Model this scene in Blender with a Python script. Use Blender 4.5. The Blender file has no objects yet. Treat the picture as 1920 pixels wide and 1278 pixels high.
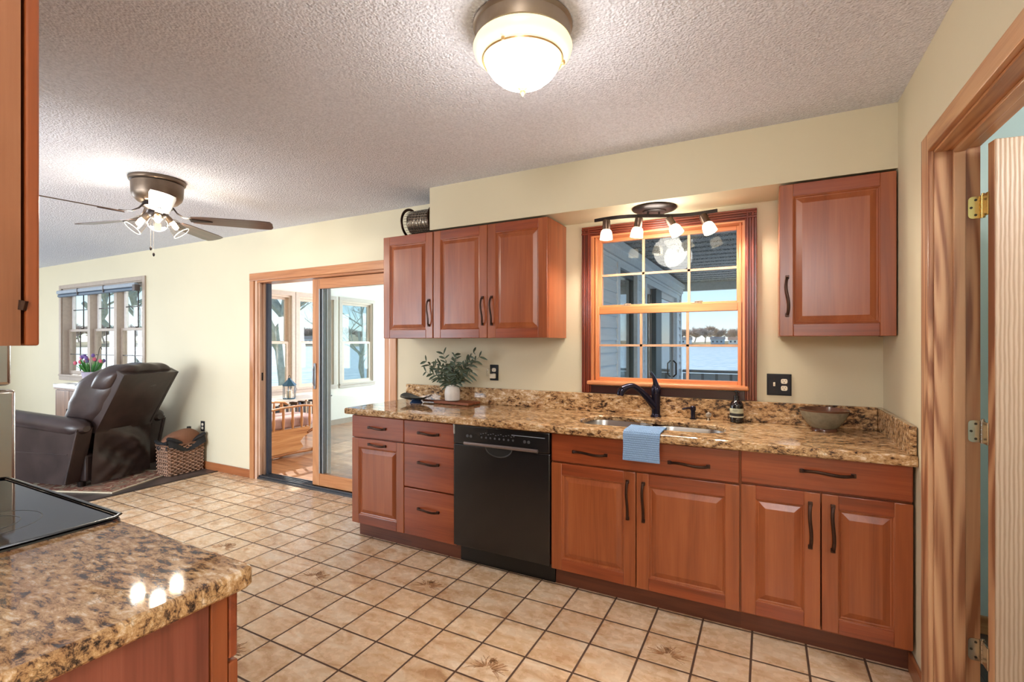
import bpy, bmesh, math, random
from mathutils import Vector, Matrix, Euler
random.seed(7)
PI = math.pi
S = bpy.context.scene
COL = S.collection
# ------------------------------------------------------------------ camera, sky, sun, exposure
CAM_H = 1.363
YAW = math.radians(27.67)
cd = bpy.data.cameras.new('camera'); cam = bpy.data.objects.new('camera', cd); COL.objects.link(cam)
cd.sensor_width = 36; cd.lens = 36 * 909.7 / 1920; cd.shift_y = 3 / 1920; cd.clip_start = .02; cd.clip_end = 3000
cam.location = (0, 0, CAM_H); cam.rotation_euler = (PI / 2, 0, YAW)
S.camera = cam
S.view_settings.view_transform = 'Standard'; S.view_settings.look = 'None'
S.view_settings.exposure = 0.54; S.view_settings.gamma = 1; S.view_settings.use_curve_mapping = False
w = bpy.data.worlds.new('sky'); S.world = w; w.use_nodes = True
nt = w.node_tree; nt.nodes.clear()
sk = nt.nodes.new('ShaderNodeTexSky'); sk.sky_type = 'NISHITA'; sk.sun_disc = False
sk.sun_elevation = math.radians(36); sk.sun_rotation = math.radians(-65); sk.altitude = 100; sk.air_density = 1.0; sk.dust_density = .0; sk.ozone_density = 3.0
bg = nt.nodes.new('ShaderNodeBackground'); bg.inputs[1].default_value = 0.125
wo = nt.nodes.new('ShaderNodeOutputWorld')
mx = nt.nodes.new('ShaderNodeMix'); mx.data_type = 'RGBA'; mx.inputs[0].default_value = .5; mx.inputs[7].default_value = (3.6, 4.9, 7.0, 1)
nt.links.new(sk.outputs[0], mx.inputs[6]); nt.links.new(mx.outputs[2], bg.inputs[0]); nt.links.new(bg.outputs[0], wo.inputs[0])
sl = bpy.data.lights.new('sun', 'SUN'); sl.energy = 3.6; sl.angle = math.radians(.8); sl.color = (1, .95, .86)
so = bpy.data.objects.new('sun', sl); COL.objects.link(so)
so.rotation_euler = Vector((.80, -.42, -.62)).to_track_quat('-Z', 'Y').to_euler(); so.location = (-30, 20, 30)

def area(name, loc, target, sx, sy, e, color=(1, 1, 1)):
    l = bpy.data.lights.new(name, 'AREA'); l.shape = 'RECTANGLE'; l.size = sx; l.size_y = sy; l.energy = e; l.color = color
    o = bpy.data.objects.new(name, l); COL.objects.link(o); o.location = loc
    o.rotation_euler = (Vector(target) - Vector(loc)).to_track_quat('-Z', 'Y').to_euler()
    return o
# fill lights added to brighten the rooms, areas set outside invented openings
area('fill_dining_rear', (-4.0, -2.72, 1.25), (-3.6, 0, 1.25), 1.5, 1.9, 160, (.84, .92, 1))
rl_ = bpy.data.lights.new('fill_kitchen_rear', 'POINT'); rl_.energy = 66; rl_.shadow_soft_size = .28; rl_.color = (.97, .97, 1)  # point fill added overhead behind the camera, no fixture there
ro_ = bpy.data.objects.new('fill_kitchen_rear', rl_); COL.objects.link(ro_); ro_.location = (.28, -1.5, 2.12)
area('fill_living_rear', (-6.2, -2.72, 1.35), (-6.2, 0, 1.2), 2.2, 1.6, 95, (.84, .92, 1))
area('fill_living_end', (-11.15, .6, 1.4), (-8, .6, 1.2), 2.4, 1.4, 75, (.84, .92, 1))
area('fill_sunroom', (-3.9, 8.25, 1.6), (-4.2, 5.0, 1.2), 3.8, 1.7, 430, (.96, .97, 1))  # area fill added beyond the back windows to brighten the sunroom
S.cycles.use_denoising = True
S.cycles.max_bounces = 8; S.cycles.diffuse_bounces = 4; S.cycles.glossy_bounces = 4; S.cycles.transparent_max_bounces = 16
S.cycles.transmission_bounces = 4; S.cycles.caustics_reflective = False; S.cycles.caustics_refractive = False
S.cycles.sample_clamp_indirect = 6

# ------------------------------------------------------------------ materials
def lin(c):
    return tuple(((v / 255) / 12.92 if v / 255 <= .04045 else ((v / 255 + .055) / 1.055) ** 2.4) for v in c)
class G:
    def __init__(s, name):
        s.m = bpy.data.materials.new(name); s.m.use_nodes = True; s.t = s.m.node_tree
        s.b = s.t.nodes['Principled BSDF']; s.o = s.t.nodes['Material Output']
    def n(s, t, ins=None, **k):
        x = s.t.nodes.new('ShaderNode' + t)
        for a, v in k.items(): setattr(x, a, v)
        for a, v in (ins or {}).items():
            if isinstance(v, bpy.types.NodeSocket): s.t.links.new(v, x.inputs[a])
            else: x.inputs[a].default_value = v
        return x
    def l(s, a, b): s.t.links.new(a, b)
    def co(s, scale=(1, 1, 1), rot=(0, 0, 0), kind='Object', rnd=False):
        c = s.n('TexCoord').outputs[kind]
        if rnd:
            r = s.n('ObjectInfo').outputs['Random']
            m = s.n('Math', {0: r, 1: 37.0}, operation='MULTIPLY')
            c = s.n('VectorMath', {0: c, 1: m.outputs[0]}, operation='ADD').outputs[0]
        return s.n('Mapping', {'Vector': c, 'Scale': scale, 'Rotation': rot}).outputs[0]
    def ramp(s, f, stops):
        r = s.n('ValToRGB', {0: f}); e = r.color_ramp.elements
        while len(e) < len(stops): e.new(.5)
        for i, (p, c) in enumerate(stops):
            e[i].position = p; e[i].color = (*c, 1) if len(c) == 3 else c
        return r.outputs[0]
    def mix(s, f, a, b, mode='MIX'):
        x = s.n('Mix', data_type='RGBA', blend_type=mode)
        for i, v in ((0, f), (6, a), (7, b)):
            if isinstance(v, bpy.types.NodeSocket): s.l(v, x.inputs[i])
            else: x.inputs[i].default_value = v if i == 0 else (*v[:3], 1)
        return x.outputs[2]
    def bump(s, h, st=.2, d=.01):
        x = s.n('Bump', {'Height': h, 'Strength': st, 'Distance': d}); s.l(x.outputs[0], s.b.inputs['Normal'])
    def set(s, **k):
        for a, v in k.items():
            i = s.b.inputs[{'base': 'Base Color', 'rough': 'Roughness', 'metal': 'Metallic', 'coat': 'Coat Weight', 'coatr': 'Coat Roughness', 'spec': 'Specular IOR Level', 'em': 'Emission Color', 'es': 'Emission Strength', 'alpha': 'Alpha', 'sheen': 'Sheen Weight', 'trans': 'Transmission Weight', 'sss': 'Subsurface Weight'}[a]]
            if isinstance(v, bpy.types.NodeSocket): s.l(v, i)
            elif isinstance(v, tuple): i.default_value = (*v[:3], 1)
            else: i.default_value = v
        return s.m
def plain(name, c, rough=.5, metal=0, var=.06, scale=30, bump=0, **k):
    g = G(name); f = g.n('TexNoise', {'Vector': g.co(), 'Scale': scale, 'Detail': 4}).outputs[0]
    c = lin(c)
    g.set(base=g.ramp(f, [(.3, tuple(v * (1 - var) for v in c)), (.7, tuple(min(1, v * (1 + var)) for v in c))]), rough=rough, metal=metal, **k)
    if bump: g.bump(f, bump, .002)
    return g.m
def paint(name, c, bump=.12, scale=90):
    g = G(name); v = g.co()
    f = g.n('TexNoise', {'Vector': v, 'Scale': 1.2, 'Detail': 3}).outputs[0]
    c = lin(c)
    g.set(base=g.ramp(f, [(.3, tuple(x * .97 for x in c)), (.7, tuple(min(1, x * 1.02) for x in c))]), rough=.62, spec=.3)
    g.bump(g.n('TexNoise', {'Vector': v, 'Scale': scale, 'Detail': 4, 'Roughness': .6}).outputs[0], bump, .003)
    return g.m
def wood(name, dark, mid, light, axis='z', rough=.32, fine=1, ring=.35, coat=.25, rnd=True, bump=.05, sc=1.0, swirl=1.0):
    g = G(name)
    s = {'z': (9, 9, .6), 'x': (.6, 9, 9), 'y': (9, .6, 9)}[axis]
    v = g.co(tuple(a * sc for a in s), rnd=rnd)
    n1 = g.n('TexNoise', {'Vector': v, 'Scale': 1.4, 'Detail': 6, 'Roughness': .55, 'Distortion': .9}).outputs[0]
    wv = g.n('TexNoise', {'Vector': v, 'Scale': 1.0, 'Detail': 1, 'Distortion': .3}).outputs[0]
    rg = g.n('Math', {0: wv, 1: 60.0}, operation='MULTIPLY').outputs[0]
    rg = g.n('Math', {0: rg}, operation='SINE').outputs[0]
    rg = g.n('Math', {0: rg, 1: ring * .22 * swirl, 2: 0.0}, operation='MULTIPLY_ADD').outputs[0]
    fs = {'z': (180, 180, 5), 'x': (5, 180, 180), 'y': (180, 5, 180)}[axis]
    fn = g.n('TexNoise', {'Vector': g.co(fs, rnd=rnd), 'Scale': 1.0, 'Detail': 3}).outputs[0]
    a = g.n('Math', {0: n1, 1: rg}, operation='ADD').outputs[0]
    a = g.n('Math', {0: fn, 1: .28 * fine, 2: a}, operation='MULTIPLY_ADD').outputs[0]
    a = g.n('Math', {0: a, 1: -.14 * fine}, operation='ADD').outputs[0]
    g.set(base=g.ramp(a, [(.25, lin(dark)), (.5, lin(mid)), (.78, lin(light))]), rough=rough, coat=coat, coatr=.25)
    g.bump(a, bump, .002)
    return g.m
def granite(name='granite'):
    g = G(name)
    v = g.co((1.0, 2.5, 1.9), rot=(0, 0, -.2))
    wv = g.n('TexNoise', {'Vector': v, 'Scale': 5, 'Detail': 3}).outputs[1]
    vv = g.n('VectorMath', {0: v, 1: g.n('VectorMath', {0: wv, 1: (.07, .07, .07)}, operation='MULTIPLY').outputs[0]}, operation='ADD').outputs[0]
    a = g.n('TexNoise', {'Vector': vv, 'Scale': 27, 'Detail': 10, 'Roughness': .74, 'Distortion': .25}).outputs[0]
    big = g.n('TexNoise', {'Vector': v, 'Scale': 3.2, 'Detail': 4, 'Distortion': 1.2}).outputs[0]
    m = g.n('Math', {0: big, 1: .30, 2: a}, operation='MULTIPLY_ADD').outputs[0]
    m = g.n('Math', {0: m, 1: -.148}, operation='ADD').outputs[0]
    base = g.ramp(m, [(.37, lin((42, 33, 30))), (.425, lin((98, 72, 54))), (.465, lin((164, 126, 88))), (.54, lin((198, 160, 114))), (.60, lin((216, 190, 158))), (.66, lin((232, 216, 194)))])
    vo = g.n('TexVoronoi', {'Vector': vv, 'Scale': 48, 'Randomness': 1.0}, feature='DISTANCE_TO_EDGE').outputs[0]
    sp = g.ramp(vo, [(.0, (.6, .6, .6)), (.10, (0, 0, 0))])
    b2 = g.n('TexNoise', {'Vector': vv, 'Scale': 9, 'Detail': 3}).outputs[0]
    ms = g.n('Math', {0: g.ramp(b2, [(.5, (0, 0, 0)), (.62, (1, 1, 1))]), 1: sp}, operation='MULTIPLY').outputs[0]
    base = g.mix(ms, base, lin((34, 27, 26)))
    rr = g.n('TexNoise', {'Vector': v, 'Scale': 7, 'Detail': 2}).outputs[0]
    base = g.mix(g.ramp(rr, [(.52, (0, 0, 0)), (.7, (.3, .3, .3))]), base, lin((172, 112, 66)), 'MULTIPLY')
    g.set(base=base, rough=.055, spec=.40)
    return g.m
def tilefloor():
    g = G('ceramic_floor_tile')
    sp = g.n('SeparateXYZ', {0: g.n('TexCoord').outputs['Object']})
    def cell(sock, off, pitch):
        a = g.n('Math', {0: sock, 1: -off}, operation='ADD').outputs[0]
        a = g.n('Math', {0: a, 1: pitch}, operation='DIVIDE').outputs[0]
        fl = g.n('Math', {0: a}, operation='FLOOR').outputs[0]
        fr = g.n('Math', {0: a}, operation='FRACT').outputs[0]
        d = g.n('Math', {0: fr, 1: -.5}, operation='ADD').outputs[0]
        d = g.n('Math', {0: d}, operation='ABSOLUTE').outputs[0]
        return fl, d
    fx, dx = cell(sp.outputs[0], -1.36, .2168); fy, dy = cell(sp.outputs[1], 2.109, .2185)
    d = g.n('Math', {0: dx, 1: dy}, operation='MAXIMUM').outputs[0]
    gr = g.ramp(d, [(.476, (0, 0, 0)), (.481, (1, 1, 1))])
    hb = g.ramp(d, [(.460, (1, 1, 1)), (.481, (0, 0, 0))])
    cid = g.n('CombineXYZ', {0: fx, 1: fy}).outputs[0]
    wn = g.n('TexWhiteNoise', {'Vector': cid}, noise_dimensions='3D')
    off = g.n('VectorMath', {0: wn.outputs[1], 1: (20, 20, 20)}, operation='MULTIPLY').outputs[0]
    v = g.n('VectorMath', {0: g.co((1, 2.2, 1), rot=(0, 0, .5)), 1: off}, operation='ADD').outputs[0]
    n1 = g.n('TexNoise', {'Vector': v, 'Scale': 7, 'Detail': 5, 'Roughness': .6, 'Distortion': .8}).outputs[0]
    base = g.ramp(n1, [(.30, lin((196, 154, 116))), (.46, lin((222, 188, 152))), (.6, lin((235, 209, 180))), (.75, lin((242, 224, 202)))])
    tint = g.ramp(wn.outputs[0], [(0, (.90, .88, .85)), (1, (1, 1, 1))])
    base = g.mix(1.0, base, tint, 'MULTIPLY')
    base = g.mix(gr, base, lin((84, 58, 42)))
    n2 = g.n('TexNoise', {'Vector': g.co(), 'Scale': 25, 'Detail': 3}).outputs[0]
    r = g.n('Math', {0: gr, 1: .55, 2: .20}, operation='MULTIPLY_ADD').outputs[0]
    r = g.n('Math', {0: n2, 1: .14, 2: r}, operation='MULTIPLY_ADD').outputs[0]
    g.set(base=base, rough=r)
    h = g.n('Math', {0: n2, 1: .06, 2: hb}, operation='MULTIPLY_ADD').outputs[0]
    g.bump(h, .35, .003)
    return g.m
def planks(name, cols, axis='x', w=.12, rough=.3):
    g = G(name)
    v = g.co() if axis == 'x' else g.co(rot=(0, 0, PI / 2))
    b = g.n('TexBrick', {'Vector': v, 'Color1': (.2, .2, .2, 1), 'Color2': (.8, .8, .8, 1), 'Mortar': (0, 0, 0, 1), 'Scale': 1.0, 'Mortar Size': .0015, 'Brick Width': 1.1, 'Row Height': w, 'Bias': 0.0})
    n1 = g.n('TexNoise', {'Vector': g.co((2, 30, 30) if axis == 'x' else (30, 2, 30)), 'Scale': 1.5, 'Detail': 5}).outputs[0]
    a = g.n('Math', {0: b.outputs[0], 1: .5, 2: n1}, operation='MULTIPLY_ADD').outputs[0]
    a = g.n('Math', {0: a, 1: -.2}, operation='ADD').outputs[0]
    base = g.ramp(a, [(.25, lin(cols[0])), (.5, lin(cols[1])), (.8, lin(cols[2]))])
    g.set(base=g.mix(b.outputs[1], base, tuple(x * .4 for x in lin(cols[0]))), rough=rough)
    return g.m
def glass(name, tint=(1, 1, 1), ior=1.45, rough=0.0, mult=1.0):
    g = G(name); g.t.nodes.remove(g.b)
    bf = g.n('NewGeometry').outputs['Backfacing']      # same reflectance on both faces of a thin pane
    io = g.n('Math', {0: bf, 1: 1 / ior - ior, 2: ior}, operation='MULTIPLY_ADD').outputs[0]
    fr = g.n('Fresnel', {'IOR': io}).outputs[0]
    if mult != 1.0: fr = g.n('Math', {0: fr, 1: mult}, operation='MULTIPLY', use_clamp=True).outputs[0]
    t = g.n('BsdfTransparent', {'Color': (*tint, 1)}); s = g.n('BsdfGlossy', {'Color': (1, 1, 1, 1), 'Roughness': rough})
    m = g.n('MixShader', {0: fr}); g.l(t.outputs[0], m.inputs[1]); g.l(s.outputs[0], m.inputs[2]); g.l(m.outputs[0], g.o.inputs[0])
    return g.m
def glow(name, c, st, base=(255, 250, 235)):
    g = G(name); f = g.n('TexNoise', {'Vector': g.co(), 'Scale': 8}).outputs[0]
    c = lin(c)
    return g.set(base=lin(base), rough=.3, em=g.ramp(f, [(.3, tuple(x * .96 for x in c)), (.7, c)]), es=st)
def popcorn():
    g = G('popcorn_ceiling'); v = g.co()
    a = g.n('TexNoise', {'Vector': v, 'Scale': 85, 'Detail': 4, 'Roughness': .7}).outputs[0]
    b = g.n('TexVoronoi', {'Vector': v, 'Scale': 110}, feature='SMOOTH_F1').outputs[0]
    h = g.n('Math', {0: a, 1: b}, operation='SUBTRACT').outputs[0]
    g.set(base=g.ramp(a, [(.35, lin((216, 219, 232))), (.6, lin((238, 241, 253)))]), rough=.9, spec=.1)
    g.bump(h, .75, .012)
    return g.m
def leather():
    g = G('brown_leather'); v = g.co()
    f = g.n('TexVoronoi', {'Vector': v, 'Scale': 260}).outputs[0]
    n = g.n('TexNoise', {'Vector': v, 'Scale': 5, 'Detail': 5, 'Distortion': .6}).outputs[0]
    g.set(base=g.ramp(n, [(.3, lin((42, 32, 31))), (.7, lin((62, 49, 47)))]), rough=.30, spec=.5)
    h = g.n('Math', {0: n, 1: 8.0, 2: f}, operation='MULTIPLY_ADD').outputs[0]
    g.bump(h, .2, .002)
    return g.m
def siding(name, c, pitch=.125, axis=2):
    g = G(name); sp = g.n('SeparateXYZ', {0: g.n('TexCoord').outputs['Object']})
    f = g.n('TexNoise', {'Vector': g.co((1, 1, 12)), 'Scale': 3, 'Detail': 3}).outputs[0]
    c = lin(c)
    g.set(base=g.ramp(f, [(.3, tuple(x * .94 for x in c)), (.7, tuple(x * 1.04 for x in c))]), rough=.55)
    return g.m
WALL = paint('cream_wall_paint', (213, 203, 176)); CEIL = popcorn(); WHITEP = paint('white_wall_paint', (240, 236, 228), .05)
BLUEP = paint('pale_blue_wall_paint', (206, 226, 228), .04)
CH_V = wood('cherry_wood_upright_grain', (126, 62, 31), (150, 78, 41), (168, 95, 54), 'z', ring=.12)
CH_H = wood('cherry_wood_level_grain', (114, 50, 25), (142, 66, 34), (164, 85, 46), 'x', ring=.12)
CH_Y = wood('cherry_wood_end_grain', (126, 62, 31), (150, 78, 41), (168, 95, 54), 'y', ring=.12)
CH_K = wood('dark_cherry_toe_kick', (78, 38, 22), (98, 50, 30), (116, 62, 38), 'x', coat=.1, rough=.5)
FIR_V = wood('fir_trim_upright_grain', (142, 90, 60), (182, 132, 96), (200, 154, 116), 'z', ring=1.3, swirl=1.0, coat=.2, rough=.45)
FIR_Y = wood('fir_trim_level_grain', (158, 100, 62), (196, 144, 100), (214, 168, 124), 'y', ring=.5, coat=.2)
FIR_X = wood('fir_trim_cross_grain', (168, 108, 66), (196, 140, 94), (210, 160, 116), 'x', ring=.3, coat=.2)
OAKT_V = wood('oak_trim_upright_grain', (150, 96, 60), (186, 130, 88), (204, 152, 108), 'z', ring=.2)
OAKT_X = wood('oak_trim_cross_grain', (150, 92, 54), (182, 122, 78), (200, 144, 98), 'x', ring=.2)
BASEB = wood('oak_baseboard_cross_grain', (128, 72, 40), (158, 94, 56), (178, 114, 72), 'x', ring=.15)
BASEY = wood('oak_baseboard_long_grain', (128, 72, 40), (158, 94, 56), (178, 114, 72), 'y', ring=.15)
CAS_V = wood('red_casing_upright_grain', (84, 32, 22), (118, 48, 32), (140, 66, 44), 'z', rough=.22, ring=.12, coat=.6)
CAS_X = wood('red_casing_cross_grain', (84, 32, 22), (122, 52, 34), (150, 72, 48), 'x', rough=.22, ring=.12, coat=.6)
PINE_V = wood('orange_pine_upright_grain', (176, 104, 62), (212, 138, 90), (228, 160, 112), 'z', ring=.15)
PINE_X = wood('orange_pine_cross_grain', (176, 104, 62), (212, 138, 90), (228, 160, 112), 'x', ring=.15)
def ribbed():
    g = G('rough_grained_fir_door'); v = g.co((1, 1, .22))
    wv = g.n('TexWave', {'Vector': v, 'Scale': 26, 'Distortion': 2.4, 'Detail': 3, 'Detail Scale': 1.6}, wave_type='BANDS', bands_direction='X').outputs[1]
    g.set(base=g.ramp(wv, [(.1, lin((190, 154, 128))), (.45, lin((206, 174, 148))), (.9, lin((214, 184, 160)))]), rough=.4); g.bump(wv, .25, .003); return g.m
DOORW = ribbed()
OAK = wood('honey_oak', (160, 100, 56), (200, 142, 90), (222, 172, 120), 'y', ring=.3)
OAKZ = wood('honey_oak_turned', (160, 100, 56), (200, 142, 90), (222, 172, 120), 'z', ring=.3)
BOARD = wood('dark_walnut_board', (92, 46, 28), (132, 72, 44), (160, 96, 62), 'x', rough=.6, coat=0)
DCAB = wood('dark_brown_living_cabinet', (96, 68, 52), (132, 98, 78), (150, 114, 92), 'z', rough=.4)
GRAN = granite(); TILE = tilefloor(); LEATH = leather()
DWOOD = planks('dark_floor_planks', ((46, 38, 36), (70, 60, 58), (92, 82, 78)), 'y', .13, .35)
SWOOD = planks('sunroom_floor_planks', ((104, 66, 42), (158, 108, 74), (190, 142, 104)), 'x', .09, .28)
BRONZE = plain('dark_bronze_metal', (66, 46, 38), .35, .85, .2, 40)
BLACKM = plain('black_bronze_metal', (46, 38, 36), .38, .7, .1)
FANB = plain('bronze_fan_body', (108, 92, 78), .38, .75, .08)
NICK = plain('tan_brushed_metal', (146, 130, 114), .4, .6, .05)
BRASS = plain('polished_brass', (206, 178, 116), .22, .95, .06)
SATIN = plain('satin_nickel', (190, 178, 160), .25, .95, .06)
STEEL = plain('brushed_stainless_steel', (196, 190, 182), .22, .95, .05, 12)
SINKM = plain('sink_stainless_steel', (176, 172, 168), .3, .95, .05, 12)
BLACKP = plain('black_appliance_enamel', (26, 24, 25), .22, 0, .1, 5, spec=.6)
BLACKG = plain('black_ceramic_glass', (22, 28, 38), .05, 0, .05, 4, spec=.8)
BLACKT = plain('black_plate_plastic', (26, 26, 30), .55, spec=.3)
IVORY = plain('ivory_plastic', (230, 220, 200), .4)
DARK = plain('dark_gap', (18, 12, 10), .8)
BLUEM = plain('blue_black_faucet_bronze', (44, 42, 58), .14, .7, .1)
ALUM = plain('grey_aluminium', (150, 154, 158), .4, .6)
WHITEC = plain('white_ceramic', (222, 216, 210), .35, 0, .04, 60, bump=.2)
MUNT = plain('taupe_window_frame', (168, 152, 138), .5)
TRIML = plain('pale_grey_tan_trim', (198, 186, 176), .5)
TANM = plain('tan_muntin', (196, 158, 128), .4)
CREAMF = plain('cream_window_frame', (214, 196, 180), .5)
WHITEF = plain('white_vinyl_frame', (226, 222, 220), .45)
GREYF = plain('grey_green_door_frame', (92, 102, 104), .5)
SIDE = siding('grey_blue_siding', (230, 236, 242)); FASC = plain('grey_fascia', (232, 238, 244), .5)
GLASS = glass('window_glass', (.97, .99, .985), 1.5, mult=.42)
GLASSD = glass('sliding_door_glass', (.90, .95, .96), 1.5, mult=1.3)
GLASSX = glass('reflective_outside_glass', (.35, .40, .42), 3.2)
GLASSC = glass('clear_lamp_glass', (.93, .92, .90), 1.5, mult=.9)

# ------------------------------------------------------------------ mesh helpers
class M:
    def __init__(s): s.v = []; s.f = []; s.mi = []; s.sm = []
    def raw(s, vs, fs, mi=0, smooth=False):
        o = len(s.v); s.v += [Vector(v) for v in vs]
        for f in fs: s.f.append([i + o for i in f]); s.mi.append(mi); s.sm.append(smooth)
        return s
    def box(s, x0, x1, y0, y1, z0, z1, b=0, mi=0, seg=2):
        if x1 < x0: x0, x1 = x1, x0
        if y1 < y0: y0, y1 = y1, y0
        if z1 < z0: z0, z1 = z1, z0
        vs = [(x, y, z) for x in (x0, x1) for y in (y0, y1) for z in (z0, z1)]
        fs = [(0, 1, 3, 2), (4, 6, 7, 5), (0, 4, 5, 1), (2, 3, 7, 6), (0, 2, 6, 4), (1, 5, 7, 3)]
        if not b: return s.raw(vs, fs, mi)
        bm = bmesh.new(); vv = [bm.verts.new(v) for v in vs]
        for f in fs: bm.faces.new([vv[i] for i in f])
        bmesh.ops.bevel(bm, geom=bm.edges[:], offset=b, segments=seg, profile=.5, affect='EDGES')
        bm.verts.index_update()
        bm.normal_update(); fl = [max(abs(c) for c in f.normal) < .999 for f in bm.faces]
        s.raw([v.co.copy() for v in bm.verts], [[v.index for v in f.verts] for f in bm.faces], mi, True); s.sm[-len(fl):] = fl; bm.free(); return s
    def sweep(s, pts, r, n=10, mi=0, cap=True, smooth=True, up=None):
        """r: radius, (a,b) half sizes, or list of either; tube along pts"""
        P = [Vector(p) for p in pts]; k = len(P); R = r if isinstance(r, list) else [r] * k
        T = [(P[min(i + 1, k - 1)] - P[max(i - 1, 0)]).normalized() for i in range(k)]
        u = Vector(up) if up else (Vector((0, 0, 1)) if abs(T[0].z) < .9 else Vector((1, 0, 0)))
        rings = []
        for i in range(k):
            a = T[i].cross(u)
            if a.length < 1e-5: a = T[i].cross(Vector((0, 1, 0)))
            a.normalize(); b = a.cross(T[i]).normalized(); u = b if not up else u
            ra, rb = R[i] if isinstance(R[i], tuple) else (R[i], R[i])
            if n == 4:
                ring = [P[i] + a * ra * sx + b * rb * sy for sx, sy in ((1, 1), (-1, 1), (-1, -1), (1, -1))]
            else:
                ring = [P[i] + a * ra * math.cos(2 * PI * j / n) + b * rb * math.sin(2 * PI * j / n) for j in range(n)]
            rings.append(ring)
        vs = [v for g in rings for v in g]; fs = []
        for i in range(k - 1):
            for j in range(n): fs.append((i * n + j, i * n + (j + 1) % n, (i + 1) * n + (j + 1) % n, (i + 1) * n + j))
        if cap: fs += [tuple(range(n))[::-1], tuple((k - 1) * n + j for j in range(n))]
        return s.raw(vs, fs, mi, smooth and n > 4)
    def lathe(s, prof, c=(0, 0, 0), n=32, mi=0, mat=None, smooth=True, close=False):
        c = Vector(c); k = len(prof); vs = []
        for r, z in prof:
            for j in range(n):
                v = Vector((r * math.cos(2 * PI * j / n), r * math.sin(2 * PI * j / n), z))
                vs.append(c + (mat @ v if mat else v))
        fs = []
        for i in range(k - 1 + (1 if close else 0)):
            for j in range(n):
                i2 = (i + 1) % k
                fs.append((i * n + j, i * n + (j + 1) % n, i2 * n + (j + 1) % n, i2 * n + j))
        return s.raw(vs, fs, mi, smooth)
    def prism(s, poly, axis, d0, d1, mi=0, smooth=False):
        """poly: 2D points in the two other axes (x,y,z order)"""
        def p(a, b, d): return {'x': (d, a, b), 'y': (a, d, b), 'z': (a, b, d)}[axis]
        n = len(poly); vs = [p(a, b, d0) for a, b in poly] + [p(a, b, d1) for a, b in poly]
        fs = [tuple(range(n)), tuple(range(n, 2 * n))[::-1]]
        s.raw(vs, fs, mi, False); o = len(s.v) - 2 * n
        for i in range(n):
            j = (i + 1) % n; s.f.append([o + i, o + j, o + n + j, o + n + i]); s.mi.append(mi); s.sm.append(smooth)
        return s
    def grid(s, fn, nu, nv, mi=0, smooth=True, wrapu=False):
        vs = [fn(i / nu, j / nv) for i in range(nu + (0 if wrapu else 1)) for j in range(nv + 1)]; fs = []
        mu = nu if wrapu else nu + 1
        for i in range(nu):
            for j in range(nv):
                a = i * (nv + 1) + j; b = ((i + 1) % mu) * (nv + 1) + j
                fs.append((a, b, b + 1, a + 1))
        return s.raw(vs, fs, mi, smooth)
    def xf(s, m):
        s.v = [m @ v for v in s.v]; return s
    def build(s, name, mats, parent=None, local=False, recalc=True):
        me = bpy.data.meshes.new(name)
        off = Vector((0, 0, 0))
        if parent and not local:
            p = parent
            while p: off += p.location; p = p.parent
        me.from_pydata([v - off for v in s.v], [], s.f)
        for m in (mats if isinstance(mats, (list, tuple)) else [mats]): me.materials.append(m)
        me.polygons.foreach_set('material_index', s.mi); me.polygons.foreach_set('use_smooth', s.sm)
        if recalc:
            bm = bmesh.new(); bm.from_mesh(me); bmesh.ops.recalc_face_normals(bm, faces=bm.faces[:]); bm.to_mesh(me); bm.free()
        me.update()
        if any(s.sm):
            me.set_sharp_from_angle(angle=math.radians(38)); me.polygons.foreach_set('use_smooth', s.sm)
        o = bpy.data.objects.new(name, me); COL.objects.link(o)
        if parent: o.parent = parent
        return o
def thing(name, label, cat, loc=(0, 0, 0), rz=0, group=None):
    o = bpy.data.objects.new(name, None); COL.objects.link(o); o.location = loc; o.rotation_euler = (0, 0, rz)
    o.empty_display_size = .05
    return tag(o, label, cat, group)
def tag(o, label, cat, group=None):
    o['label'] = label; o['category'] = cat
    if group: o['group'] = group
    return o
def struct(o): o['kind'] = 'structure'; return o
def sroot(name, loc=(0, 0, 0)):
    o = bpy.data.objects.new(name, None); COL.objects.link(o); o.location = loc; o.empty_display_size = .05; return struct(o)
def dup(r0, loc, rz=0, label=None, group=None):
    def cp(o, par):
        c = o.copy(); COL.objects.link(c); c.parent = par
        for ch in list(o.children): cp(ch, c)
        return c
    r = cp(r0, None); r.location = loc; r.rotation_euler = (0, 0, rz)
    if label: r['label'] = label
    if group: r['group'] = group
    return r
def wallx(name, m, X0, X1, Z0, Z1, y0, y1, holes, parent=None):
    """wall running along x with rectangular holes (x0,x1,z0,z1)"""
    q = M(); hs = sorted(holes); x = X0
    for a, b, c, d in hs:
        if a > x: q.box(x, a, y0, y1, Z0, Z1)
        if c > Z0: q.box(a, b, y0, y1, Z0, c)
        if d < Z1: q.box(a, b, y0, y1, d, Z1)
        x = b
    if x < X1: q.box(x, X1, y0, y1, Z0, Z1)
    return struct(q.build(name, m, parent)) if not parent else q.build(name, m, parent)
def wally(name, m, Y0, Y1, Z0, Z1, x0, x1, holes, parent=None):
    q = M(); hs = sorted(holes); y = Y0
    for a, b, c, d in hs:
        if a > y: q.box(x0, x1, y, a, Z0, Z1)
        if c > Z0: q.box(x0, x1, a, b, Z0, c)
        if d < Z1: q.box(x0, x1, a, b, d, Z1)
        y = b
    if y < Y1: q.box(x0, x1, y, Y1, Z0, Z1)
    return struct(q.build(name, m, parent)) if not parent else q.build(name, m, parent)

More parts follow.
